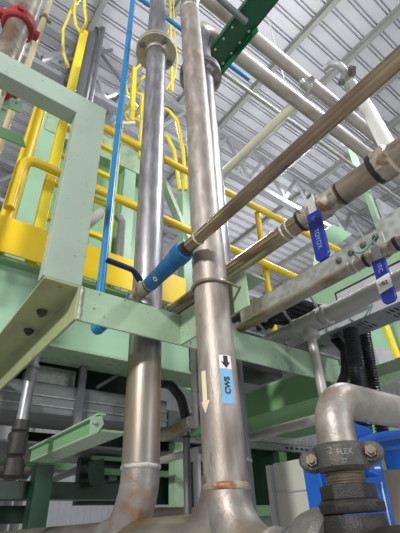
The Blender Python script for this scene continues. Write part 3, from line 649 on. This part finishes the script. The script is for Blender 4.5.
# caged ladder
YL = 1.62
ld = thing('caged_ladder', 'yellow rung ladder with safety hoops left of the blue vertical tube', 'ladder', (0.36, YL, 1.0))
xs0 = at(57, 150, Y=YL).x; xs1 = at(112, 190, Y=YL).x
zs = at(82, 34, Y=YL).z
mk('stringer', B().bar((xs0, YL, 1.001), (xs0, YL, zs + 0.04), 0.05, 0.04, (0, 1, 0), 0.004), YEL_L, ld)
mk('stringer', B().bar((xs1, YL, 1.001), (xs1, YL, at(115, 124, Y=YL).z), 0.045, 0.04, (0, 1, 0), 0.004), YEL_L, ld)
for py in (144, 172, 201, 236):
    z = at(98, py, Y=YL).z; mk('rung', B().bar((xs0, YL, z), (xs1, YL, z), 0.03, 0.026, (0, 0, 1), 0.003), YEL_L, ld)
zz = at(82, 34, Y=YL)
def cage(parent, pix, Y, r=0.011):
    pts = [at(px, py, Y=yy) for px, py, yy in pix]; pts = [V(p) for p in pts]
    return mk('cage_strap', B().tube(pts, r, 10, fillet=0.04), YEL_L, parent, S)
cage(ld, [(68, 66, YL), (63, 52, YL + .25), (63, 30, YL + .35), (72, 8, YL + .3), (84, -6, YL)], YL)
cage(ld, [(81, 33, YL), (76, 26, YL + .1), (74, 12, YL + .12), (77, -6, YL + .12)], YL)
cage(ld, [(80, 33, YL), (87, 24, YL - .1), (85, 12, YL - .12), (84, -6, YL - .12)], YL)
# second caged ladder further off
Y2 = 2.5
l2 = thing('rear_caged_ladder', 'small yellow ladder cage with curved hoops, seen either side of the left riser', 'ladder', at(138, 150, Y=Y2))
def st2(name, a, b, wd=0.05): mk(name, B().bar(at(*a, Y=Y2), at(*b, Y=Y2), wd, wd * 0.8, (0, 1, 0), 0.004), YEL_L, l2)
x = at(134, 69, Y=Y2); st2('stringer', (134.5, 68), (131.5, 121)); st2('stringer', (143, 95), (140.5, 158), 0.045)
def cg2(pix, r=0.014): mk('cage_hoop', B().tube([at(px, py, Y=yy) for px, py, yy in pix], r, 10, fillet=0.05), YEL_L, l2, S)
cg2([(134, 70, Y2), (139, 66, Y2), (145, 58, Y2)])
cg2([(134, 72, Y2), (126, 80, Y2 + .3), (127, 94, Y2 + .4), (133, 98, Y2 + .3), (142, 77, Y2), (148, 75, Y2)])
cg2([(133, 100, Y2), (124, 112, Y2 + .3), (127, 122, Y2 + .4), (134, 121, Y2 + .3), (142, 100, Y2)])
cg2([(136, 92, Y2), (144, 97, Y2)]); cg2([(133, 118, Y2), (141, 122, Y2)])
cg2([(166, 90, Y2), (175, 76, Y2), (177.5, 60, Y2), (175, 40, Y2), (173, 0, Y2)], 0.010)
cg2([(172, 92, Y2 + .1), (171, 60, Y2 + .1), (170, 0, Y2 + .1)], 0.022)
cg2([(160, 106, Y2), (170, 112, Y2), (177, 121, Y2), (183, 150, Y2), (186, 190, Y2)], 0.022)
cg2([(160, 133, Y2), (168, 138, Y2), (174, 150, Y2), (180, 190, Y2)], 0.022)
mk('brace_rod', B().tube([at(114, 124, Y=Y2 - .05), at(134, 123, Y=Y2 - .03)], 0.022, 12), CREAM, l2, S, label='short cream rod at the foot of the cage')
# green structure behind the railing
YG = 2.75
gs = thing('green_machine_frame', 'mint green steel machine frame with recessed panels behind the yellow railing', 'frame', (1.0, YG, 1.0))
zg = YG / 0.785
XGL = at(47, 118, Y=YG).x
mk('top_beam', B().box((XGL, YG - 0.02, zg - 0.32), (1.55, YG + 0.10, zg), 0.004), GREEN, gs)
mk('panel', B().box((XGL, YG + 0.10, 0.98), (1.55, YG + 0.12, zg - 0.25)), MID, gs, label='darker green recessed panel')
for px, py, wd in ((41, 160, 0.14), (128, 200, 0.13), (85, 190, 0.05), (186, 215, 0.1)):
    x = at(px, py, Y=YG).x; mk('upright', B().box((x - wd / 2, YG - 0.01, 0.98), (x + wd / 2, YG + 0.1, zg - 0.05), 0.003), MINT, gs)
a = at(160, 175, Y=YG); b_ = at(192, 250, Y=YG)
mk('diagonal_brace', B().bar(a, b_, 0.05, 0.09, (0, 1, 0)), GREEN, gs)
tag(mk('white_duct_pipe', B().tube([at(60, 246, Y=2.35), at(100, 213, Y=2.6)], 0.045, 20), DWHITE, None, S), 'whitish pipe slanting behind the yellow ladder rungs', 'pipe')
tag(mk('dark_hose_bundle', B().tube([at(117, 215, Y=2.5), at(122, 222, Y=2.5), V((at(121, 240, Y=2.5).x, 2.5, 1.0))], 0.035, 14, fillet=0.03), CASTG, None, S), 'dark fitting with hose between the ladder and the left riser', 'hose')
tag(mk('underdeck_dark_filler', B().box((-1.5, 2.62, 0.58), (1.5, 2.69, 0.984)), DARKG), 'dark green filler added to darken the gap under the raised walkway', 'beam')  # added dark filler standing in for the shade under the walkway
# cabinets and clutter peeping under the toe board: light strip
tag(mk('yellow_kick_strip', B().box((-1.2, 1.585, 0.988), (1.1, 1.592, 1.0)), YEL_L), 'thin yellow strip just below the toe board', 'strip')
# green brackets beside the red coupling, upper left
YQ = 1.33
gb = thing('green_pipe_bracket', 'small light green bracket plate with two holes at the left edge', 'bracket', at(10, 108, Y=YQ))
pp = [at(px, py, Y=YQ) for px, py in ((1, 92), (23, 103), (20, 112), (8, 107), (6, 110), (-6, 104), (-6, 90))]
mk('plate', B().prism(pp, (0, 0.008, 0)), MINT, gb)
for px, py in ((8, 98), (16, 103)): mk('bolt_hole', B().lathe([(0.005, 0), (0.005, 0.001)], at(px, py, Y=YQ) - V((0, 0.0008, 0)), (0, -1, 0), 12), CAST, gb)
mk('arm', B().prism([at(px, py, Y=YQ) for px, py in ((-20, 118), (22, 135), (26, 147), (-20, 128))], (0, 0.008, 0)), MID, gb)
mk('stem_plate', B().prism([at(px, py, Y=YQ + .01) for px, py in ((-6, 104), (8, 108), (0, 128), (-14, 122))], (0, 0.006, 0)), MINT, gb)

# ================================================================ upper left pipes
rp = thing('red_coupled_pipe', 'stained steel pipe with a red bolted coupling in the upper left corner', 'pipe', at(10, 50, Y=1.25))
q = at(23, 15, Y=1.25)
mk('pipe', B().tube([(q.x, q.y, 0.9), (q.x, q.y, 2.6)], 0.052, 28), STEEL_D, rp, S)
for py, px in ((25, 19), (84, 0)):
    z = at(px, py, Y=1.25).z; c = V((q.x, q.y, z))
    mk('coupling', B().lathe([(0.052, -0.033), (0.066, -0.033), (0.075, -0.026), (0.078, 0), (0.075, 0.026), (0.066, 0.033), (0.052, 0.033)], c, (0, 0, 1), 36), RED, rp, S, label='red cast coupling')
    v_ = V((-q.x, -q.y, 0)).normalized(); s_ = V((0, 0, 1)).cross(v_)
    for g in (-1, 1):
        k_ = c + s_ * g * 0.078; mk('bolt_lug', B().box(k_ - V((0.018, 0.02, 0.02)), k_ + V((0.018, 0.02, 0.02)), 0.006), RED, rp, S)
    kk = c + v_ * 0.080 - s_ * 0.018
    mk('bolt', B().lathe([(0.017, -0.01), (0.017, 0.008), (0.01, 0.012)], kk, v_, 16), RED, rp, S)
q = at(32, 25, Y=1.42)
tag(mk('white_conduit', B().tube([(q.x, q.y, 0.9), (q.x, q.y, 3.0)], 0.011, 14), WHITE, None, S), 'thin white vertical conduit right beside the red coupling', 'conduit')
yp_ = thing('yellowed_pipe', 'yellowed narrow vertical pipe with a clamp, right of the white conduit', 'pipe', at(20, 120, Y=1.7))
q = at(40, 30, Y=1.7)
mk('pipe', B().tube([(q.x, q.y, 1.0), (q.x, q.y, 3.4)], 0.019, 18), YPIPE, yp_, S)
q2_ = at(44, 18, Y=1.7)
mk('clamp', B().lathe([(0.019, -0.02), (0.03, -0.018), (0.03, 0.018), (0.019, 0.02)], (q.x, q.y, q2_.z), (0, 0, 1), 16).box((q.x + 0.02, q.y - 0.012, q2_.z - 0.012), (q.x + 0.05, q.y + 0.012, q2_.z + 0.012)), STEEL_D, yp_, S)
# building column
cl = thing('building_column', 'tall grey round steel column far behind, between the yellow ladder and the blue tube', 'column', (0.8, 3.5, -H))
cq = at(90, 50, Y=4.2)
mk('shaft', B().tube([(cq.x, cq.y, -H), (cq.x, cq.y, at(97, 24, Y=4.2).z)], 0.12, 24), COL, cl, S)
mk('dark_top', B().tube([at(98, 28, Y=4.2), at(112, -14, Y=4.2)], 0.13, 20), COLD, cl, S)
cq2 = at(101, 45, Y=4.0)
mk('side_pipe', B().tube([(cq2.x, cq2.y, -H), at(106, 14, Y=4.0)], 0.035, 14), COL, cl, S)
mk('flexible_duct', B().tube([at(68, 85, Y=4.3), at(80, 45, Y=4.3), at(92, 15, Y=4.3)], 0.075, 16, fillet=0.3, step_len=0.03, rfun=lambda d: 0.075 + 0.008 * math.sin(d * 120)), COLD, cl, S)
mk('drop_conduit', B().tube([at(66, 95, Y=4.3), at(90, 0, Y=4.3)], 0.012, 10), GALV_L, cl, S)
for px0, py0, px1, py1 in ((60, 62, 112, 50), (100, 52, 150, 120)):
    mk('brace', B().tube([at(px0, py0, Y=4.2), at(px1, py1, Y=4.2)], 0.03, 10), COL, cl, S)

# ================================================================ overhead pipes on the right
Z1 = 3.4; Y1 = Z1 * 0.306
tag(mk('overhead_pipe', B().tube([(at(232, 14, Y=Y1).x - 1.2, Y1, Z1), (9, Y1, Z1)], 0.058, 28), OVERP, None, S), 'upper pinkish grey overhead pipe crossing the ceiling at top right', 'pipe')
Zc = 3.9; qa = at(255, 30, Z=Zc); qb = at(330, 99, Z=Zc); Yc = (qa.y + qb.y) / 2; tag(mk('overhead_conduit', B().tube([(qa.x - 1.5, Yc, Zc), (qb.x + 3, Yc, Zc)], 0.026, 16), COL, None, S), 'thin dark grey conduit between the two large overhead pipes', 'conduit')
Zu = 4.2; Yu = Zu * 0.394
tag(mk('overhead_blue_pipe', B().tube([(at(120, -20, Y=Yu).x, Yu, Zu), (at(250, 85, Y=Yu).x, Yu, Zu)], 0.024, 16), BLUE, None, S), 'blue overhead pipe passing behind the tops of the risers', 'pipe')
Yw = Zu * 0.402
tag(mk('overhead_grey_conduit', B().tube([(at(225, 70, Y=Yw).x, Yw + 0.05, Zu - .06), (at(345, 150, Y=Yw).x + 1.6, Yw + 0.05, Zu - .06)], 0.024, 14), GREYP, None, S), 'thin pale conduit below the roof, passing over the cream tube', 'conduit')
# green strut hanger
ZH_ = 3.08; XHG = 0.405 * ZH_
hg = thing('green_strut_hanger', 'dark green slotted steel hanger channel carrying the overhead pipes', 'hanger', (XHG, 0.9, ZH_))
yh0 = at(214, 62, X=XHG).y + 0.04
mk('channel_web', B().box((XHG - 0.085, -0.8, ZH_), (XHG + 0.085, yh0, ZH_ + 0.008)), HANG, hg)
for s_ in (-1, 1):
    mk('channel_side', B().box((XHG + s_ * 0.085 - 0.004, -0.8, ZH_), (XHG + s_ * 0.085 + 0.004, yh0, ZH_ + 0.05)), HANG, hg)
yh1 = at(238, 36, X=XHG).y
lw = B().box((XHG + 0.082, yh1 - 0.12, ZH_ - 0.06), (XHG + 0.092, yh0 + 0.08, ZH_ + 0.06)); mk('slotted_plate', lw, MAT if False else mat('hanger_green_light', (0.012, 0.16, 0.065), 0.35, 0, 0.1, 10), hg, label='lighter green side plate with bolts')
for k in range(9):
    y = yh0 + 0.02 - k * 0.05; c = V((XHG + 0.03, y - .02, ZH_)); mk('bolt', B().lathe([(0.009, 0), (0.009, 0.006)], V((XHG + (-0.06 if k % 2 else 0.06), y, ZH_)), (0, 0, -1), 10), GALV_L, hg)
tag(mk('rod_under_hanger', B().tube([at(214, -6, Z=ZH_ - .04), at(246, 22, Z=ZH_ - .04)], 0.024, 14), COL, None, S), 'grey rod resting under the dark green hanger', 'rod')
for k, (px, py) in enumerate(((262, 52), (284, 48), (277, 62))):
    pass
# cream tube
Zk = 4.0; Xk = Zk * 0.668
ct = B().tube([(Xk, at(297, 95, X=Xk).y, Zk), (Xk, at(205, 196, X=Xk).y, Zk)], 0.055, 16)
for yy in (at(290, 100, X=Xk).y, at(212, 188, X=Xk).y): ct.tube([(Xk, yy, Zk), (Xk, yy, ZC)], 0.006, 8)
tag(mk('cream_tube', ct, CREAM, None, S), 'cream coloured light tube slanting under the roof right of the risers', 'tube')
# white fitting loop
wf = thing('silver_hose_fitting', 'silver looped fitting with clamps on the overhead pipe at top right', 'fitting', at(335, 75, Z=3.3))
mk('loop', B().tube([at(px, py, Z=z) for px, py, z in ((326, 68, 3.35), (331, 64, 3.3), (339, 65, 3.25), (345, 72, 3.22), (343, 80, 3.2))], 0.032, 16, fillet=0.05), GALV_L, wf, S)
mk('clamp', B().tube([at(341, 82, Z=3.2), at(353, 72, Z=3.2)], 0.03, 12), STEEL_D, wf, S)
for px, py in ((342, 82), (352, 73), (352, 69)): mk('bolt', B().lathe([(0.028, -0.02), (0.028, 0.02)], at(px, py, Z=3.18), (0.3, -0.5, -0.8), 12), CASTG, wf, S)
vf = thing('small_drain_valve', 'small silver drain valve on the lower overhead pipe', 'valve', at(306, 84, Z=3.15))
mk('body', B().lathe([(0.03, -0.05), (0.045, -0.03), (0.045, 0.03), (0.03, 0.05)], at(306, 85, Z=3.15), (1, 0, 0), 12), GALV_L, vf, S)
mk('stub', B().tube([at(306, 84, Z=3.15), at(314, 77, Z=3.15)], 0.025, 12), GALV_L, vf, S)
mk('knob', B().lathe([(0.02, -0.02), (0.03, 0), (0.02, 0.02)], at(302, 82, Z=3.1), (0, 1, 0), 12), GALV_L, vf, S)
tag(mk('white_drop_pipe', B().tube([at(350, 84, Z=3.25), at(366, 106, Z=3.0), at(390, 150, Z=2.2)], 0.055, 20, fillet=0.15), WHITE, None, S), 'whitish pipe dropping steeply behind the brown diagonal pipe', 'pipe')

# ================================================================ right side background
# green posts behind valve pipe
bg = thing('green_post', 'pale green post with cross arm behind the first blue valve handle', 'post', at(345, 300, Y=1.7))
a = at(380, 225, Y=1.9); mk('shaft', B().box((a.x - 0.045, 1.88, 0.9), (a.x + 0.045, 1.95, at(378, 165, Y=1.9).z)), MINT, bg)
a = at(330, 258, Y=1.9); mk('angle_piece', B().prism([at(px, py, Y=1.9) for px, py in ((322, 232), (333, 224), (352, 234), (336, 246), (330, 275), (318, 275))], (0, 0.08, 0)), MINT, bg)
mk('panel', B().box((at(392, 235, Y=2.0).x, 2.0, 0.9), (at(392, 235, Y=2.0).x + 0.6, 2.05, at(395, 210, Y=2.0).z)), TRUSS, bg, label='pale panel')
# band behind between tray and rail
bb = B().box((2.0, 0.7, 1.10), (2.06, 1.45, 1.27)); tag(mk('green_side_panel', bb, MINT), 'mint green panel glimpsed between the channel and the cable tray', 'panel')
a = at(350, 285, Y=1.5); tag(mk('yellow_corner_post', B().box((a.x - 0.04, 1.5, at(350, 294, Y=1.5).z), (a.x + 0.04, 1.57, at(352, 262, Y=1.5).z)), YEL_L), 'yellow post glimpsed under the thin valve pipe', 'post')
a0 = at(386, 332, Y=1.3); a1 = at(398, 362, Y=1.3)
tag(mk('yellow_side_rail', B().tube([at(384, 322, Y=1.6), at(398, 358, Y=1.6)], 0.030, 16), YEL_L, None, S), 'short yellow rail at the right edge below the slotted tray', 'rail')
YLl = 1.75
tag(mk('lilac_grey_beam', B().box((at(354, 342, Y=YLl).x, YLl, YLl / 1.64), (4.5, YLl + 0.1, YLl / 1.335)), GALV_L), 'lilac grey steel beam behind the black ribbed hoses', 'beam')
tag(mk('green_lower_arm', B().box((1.62, 0.3, 1.62 / 3.2), (1.75, 1.6, 1.62 / 2.92)), GREEN), 'light green horizontal arm right of the ribbed hoses', 'beam')
tag(mk('mint_back_panel', B().prism([at(px, py, Y=2.2) for px, py in ((356, 336), (372, 318), (430, 300), (430, 372), (400, 362))], (0, 0.03, 0)), MINT), 'mint green panel behind the short yellow rail at right', 'panel')
tag(mk('grey_low_shelf', B().box((at(374, 388, Y=1.4).x, 1.4, 0.40), (3.2, 1.9, 0.47)), GALV_L), 'pale grey shelf edge above the blue machine guard', 'shelf')
tag(mk('green_lower_sill', B().box((1.9, 1.15, 0.28), (3.0, 1.35, 0.40)), MID), 'mid green sill above the blue machine guard', 'sill')

# green channels right of centre
gch = thing('green_channel_arm', 'mid green steel channel under the pale cross beam, right of the middle riser', 'channel', (1.2, 1.2, 0.4))
XG = 1.42
mk('web', B().box((XG, 0.97, XG / 3.17), (XG + 0.008, 1.95, XG / 2.55)), MID, gch)
mk('flange', B().box((XG, 0.97, XG / 2.55), (XG + 0.12, 1.95, XG / 2.55 + 0.008)), GREEN, gch)
mk('flange', B().box((XG, 0.97, XG / 3.17 - 0.008), (XG + 0.12, 1.95, XG / 3.17)), MID, gch)
tag(mk('green_deck_plate', B().box((1.58, 1.1, 0.49), (2.3, 1.95, 0.505)), MID), 'dark green plate underside beyond the green channel', 'plate')
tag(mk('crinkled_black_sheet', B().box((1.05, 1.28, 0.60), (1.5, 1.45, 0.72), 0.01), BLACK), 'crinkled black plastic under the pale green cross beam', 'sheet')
YD = 2.0
gd = thing('lower_cable_duct', 'dull galvanised cable duct running level behind the thin branch pipe', 'duct', (1.8, YD, 0.45))
mk('body', B().box((1.3, YD, YD / 4.35), (3.4, YD + 0.25, YD / 3.45)), GALV, gd, bevel=0.004)
mk('lower_lip', B().box((1.2, YD - 0.04, YD / 4.9), (3.4, YD + 0.0, YD / 4.45)), GALV_D, gd)
for k in range(6): mk('slot', B().box((2.2 + k * 0.05, YD - 0.0415, YD / 4.75), (2.23 + k * 0.05, YD - 0.04, YD / 4.6)), BLACK, gd)
gf = thing('green_recessed_frame', 'dark green recessed steel frame between the middle riser and beige enclosure', 'frame', at(263, 500, Y=1.9))
for (a, b2, mm, nm) in (((1.62, 1.9), 0.09, MINT, 'upright'), ((2.12, 1.95), 0.07, MID, 'upright')):
    mk(nm, B().box((a[0], a[1], -0.3), (a[0] + b2, a[1] + 0.05, 0.40)), mm, gf)
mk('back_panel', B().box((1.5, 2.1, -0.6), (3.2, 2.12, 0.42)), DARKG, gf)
mk('shelf', B().box((1.6, 1.85, 0.045), (2.6, 2.1, 0.095)), MID, gf)
mk('lower_panel', B().box((1.5, 1.98, -0.6), (3.0, 2.0, 0.045)), CASTG, gf, label='dark grey lower panel')

# ================================================================ lower left background
YU = 1.78
ud = thing('galvanised_wireway', 'wide dull galvanised wireway under the platform, left of the left riser', 'duct', (0.5, YU, 0.42))
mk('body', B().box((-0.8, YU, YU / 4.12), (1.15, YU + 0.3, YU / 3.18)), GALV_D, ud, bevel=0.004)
for zz_ in (0.46, 0.50): mk('seam', B().box((-0.8, YU - 0.006, zz_), (1.15, YU, zz_ + 0.005)), GALV, ud)
mk('hanger_strip', B().box((0.66, YU - 0.03, 0.30), (0.69, YU - 0.01, 0.66)), COLD, ud)
tag(mk('grey_junction_box', B().box((0.47, 1.86, 0.58), (0.68, 2.0, 0.66), 0.003), GALV), 'small grey metal box above the wireway under the platform', 'box')
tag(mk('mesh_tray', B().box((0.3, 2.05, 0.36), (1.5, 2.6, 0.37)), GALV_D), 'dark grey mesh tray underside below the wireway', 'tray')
tag(mk('diagonal_strut', B().bar(at(96, 388, Y=1.79), at(128, 369, Y=1.79), 0.014, 0.014), COL), 'thin grey strut slanting under the platform beam', 'strut')
vp = thing('drop_pipe_with_fitting', 'grey vertical pipe with a dark rusty threaded fitting at lower left', 'pipe', at(14, 470, Y=1.42))
q = at(28, 390, Y=1.42)
mk('pipe', B().tube([(q.x, q.y, at(19, 428, Y=1.42).z), (q.x, q.y, 0.60)], 0.0185, 20), STEEL_C, vp, S)
zf = at(18, 430, Y=1.42).z
mk('dark_fitting', B().lathe([(0.02, 0.03), (0.024, 0.028), (0.026, 0.0), (0.022, -0.006), (0.028, -0.012), (0.028, -0.07), (0.022, -0.078), (0.03, -0.085), (0.034, -0.13), (0.02, -0.14)], (q.x, q.y, zf), (0, 0, 1), 18), BLACKI, vp, S)
for s_ in (-1, 1): mk('elbow_ear', B().lathe([(0.012, 0), (0.02, 0.01), (0.02, 0.03), (0.008, 0.036)], (q.x + s_ * 0.02, q.y - 0.0, zf - 0.115), (s_, 0, -0.2), 16), BLACKI, vp, S)
mk('top_ring', B().lathe([(0.0185, 0), (0.023, 0), (0.023, 0.012), (0.0185, 0.012)], (q.x, q.y, at(35, 369, Y=1.42).z), (0, 0, 1), 20), CASTG, vp, S)
XG2 = 0.50
ga = thing('green_angle_arm', 'light green steel angle arm pointing forward with a cut end, left of the left riser', 'bracket', (XG2, 1.5, 0.32))
yg0 = at(101, 425, X=XG2).y
mk('web', B().box((XG2, yg0, XG2 / 2.03), (XG2 + 0.006, 1.74, XG2 / 1.76)), MID, ga)
mk('bottom_flange', B().box((XG2 - 0.0, yg0, XG2 / 2.03 - 0.006), (XG2 + 0.085, 1.74, XG2 / 2.03)), GREEN, ga)
mk('top_flange', B().box((XG2 - 0.012, yg0, XG2 / 1.76), (XG2 + 0.012, 1.74, XG2 / 1.76 + 0.005)), MINT, ga)
mk('end_plate', B().prism([at(px, py, Y=yg0 - 0.004) for px, py in ((91, 417), (102, 416), (104, 424), (98, 432), (90, 434))], (0, 0.005, 0)), MINT, ga)
mk('bolt', B().lathe([(0.006, 0), (0.006, 0.006)], at(94, 422, Y=yg0 - 0.005), (0, -1, 0), 12), GALV_L, ga)
def gbeam(name, lab, Y, r0, r1, x0, x1, mm, d=0.1):
    o = mk(name, B().box((x0, Y, Y / r1), (x1, Y + d, Y / r0)), mm, bevel=0.003); return tag(o, lab, 'beam')
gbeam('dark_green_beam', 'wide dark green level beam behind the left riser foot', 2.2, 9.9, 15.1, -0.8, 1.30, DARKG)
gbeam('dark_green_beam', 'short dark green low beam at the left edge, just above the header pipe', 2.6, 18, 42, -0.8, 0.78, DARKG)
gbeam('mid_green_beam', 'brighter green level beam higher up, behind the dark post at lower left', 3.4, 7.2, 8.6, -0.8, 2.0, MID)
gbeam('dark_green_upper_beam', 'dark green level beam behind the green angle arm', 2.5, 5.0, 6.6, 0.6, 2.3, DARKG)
a = at(41, 500, Y=2.1)
tag(mk('dark_green_post', B().box((a.x - 0.04, 2.1, -H), (a.x + 0.04, 2.18, at(38, 464, Y=2.1).z)), DARKG), 'dark green vertical post in front of the bright wall at lower left', 'post')
a = at(76, 460, Y=2.3); b2 = at(99, 460, Y=2.1)
tag(mk('dark_green_plate', B().prism([at(px, py, Y=2.12) for px, py in ((90, 462), (104, 458), (105, 484), (90, 486))], (0, 0.02, 0)), DARKG), 'small dark green plate left of the left riser', 'plate')
tag(mk('small_mint_tab', B().prism([at(px, py, Y=2.33) for px, py in ((110, 471), (117, 471), (117, 480), (110, 480))], (0, 0.02, 0)), MINT), 'small mint green tab touching the left riser weld', 'tab')
tag(mk('pale_level_bar', B().box((-0.8, 3.0, 0.355), (2.2, 3.06, 0.375)), TRUSS), 'thin pale horizontal bar above the dark green level beam', 'bar')
tag(mk('slanting_grey_pipe', B().tube([at(50, 481, Y=2.9), at(96, 462, Y=2.4)], 0.02, 12), COL, None, S), 'thin grey slanting pipe behind the green angle arm', 'pipe')
# between the risers
q = at(178, 434, X=0.86)
tag(mk('stub_pipe', B().tube([at(163, 436, X=0.86), at(191, 422, X=0.86)], 0.021, 20), STEEL_D, None, S), 'brownish stub pipe between the left and middle risers', 'pipe')
YS = 1.32
q = at(187, 470, Y=YS)
bpz = thing('grey_drop_pipe', 'slim grey vertical pipe with black ring between the two risers', 'pipe', (q.x, q.y, -0.3))
mk('pipe', B().tube([(q.x, q.y, -0.3), (q.x, q.y, at(186, 432, Y=YS).z)], 0.0135, 18), STEEL_C, bpz, S)
mk('black_ring', B().lathe([(0.0135, 0), (0.017, 0), (0.017, 0.005), (0.0135, 0.005)], (q.x, q.y, at(186, 438, Y=YS).z), (0, 0, 1), 18), BLACK, bpz, S)
q = at(195, 400, Y=1.22)
wp = thing('white_sectioned_pipe', 'whitish segmented vertical pipe at the left edge of the middle riser', 'pipe', (q.x, q.y, 0.2))
z_0 = at(196, 428, Y=1.22).z
mk('pipe', B().tube([(q.x, q.y, z_0), (q.x, q.y, 0.72)], 0.0135, 18), DWHITE, wp, S)
for k in range(6): mk('joint_ring', B().lathe([(0.0135, 0), (0.0165, 0), (0.0165, 0.006), (0.0135, 0.006)], (q.x, q.y, z_0 + 0.01 + k * 0.06), (0, 0, 1), 18), DWHITE, wp, S)
q = at(197, 470, Y=1.5)
tag(mk('silver_fitting_pipe', B().tube([(q.x, q.y, -0.3), (q.x, q.y, at(197, 448, Y=1.5).z)], 0.017, 16).lathe([(0.017, 0), (0.026, 0.003), (0.026, 0.03), (0.017, 0.034)], (q.x, q.y, at(197, 462, Y=1.5).z), (0, 0, 1), 16), GALV_L, None, S), 'silver pipe with hex fitting beside the foot of the middle riser', 'pipe')
tag(mk('black_hose', B().tube([at(158, 383, Y=1.35), at(170, 384, Y=1.35), at(181, 398, Y=1.35), at(186, 418, Y=1.35), at(188, 428, Y=1.35)], 0.019, 16, fillet=0.05), BLACK, None, S), 'black hose arching down between the two risers', 'hose')
a = at(180, 470, Y=1.9)
tag(mk('sage_green_post', B().box((a.x - 0.03, 1.9, -0.3), (a.x + 0.03, 1.96, at(178, 442, Y=1.9).z)), GREEN), 'slim sage green post between the two risers', 'post')
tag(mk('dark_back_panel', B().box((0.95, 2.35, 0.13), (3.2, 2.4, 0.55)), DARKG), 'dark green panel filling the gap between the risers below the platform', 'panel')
for k, (py, mm, wd) in enumerate(((462, MID, 0.02), (474, MID, 0.03))):
    z = at(170, py, Y=2.2).z; tag(mk('green_rung', B().box((0.95, 2.2, z - wd / 2), (1.45, 2.22, z + wd / 2)), mm), ('upper' if k == 0 else 'lower') + ' green crossbar low between the two risers', 'bar')
tag(mk('tan_low_box', B().box((1.0, 1.72, -0.1), (1.35, 1.86, 0.085), 0.01), TAN), 'tan box low between the two risers above the header', 'box')
for o in sc.objects:
    if '_org' in o: del o['_org']
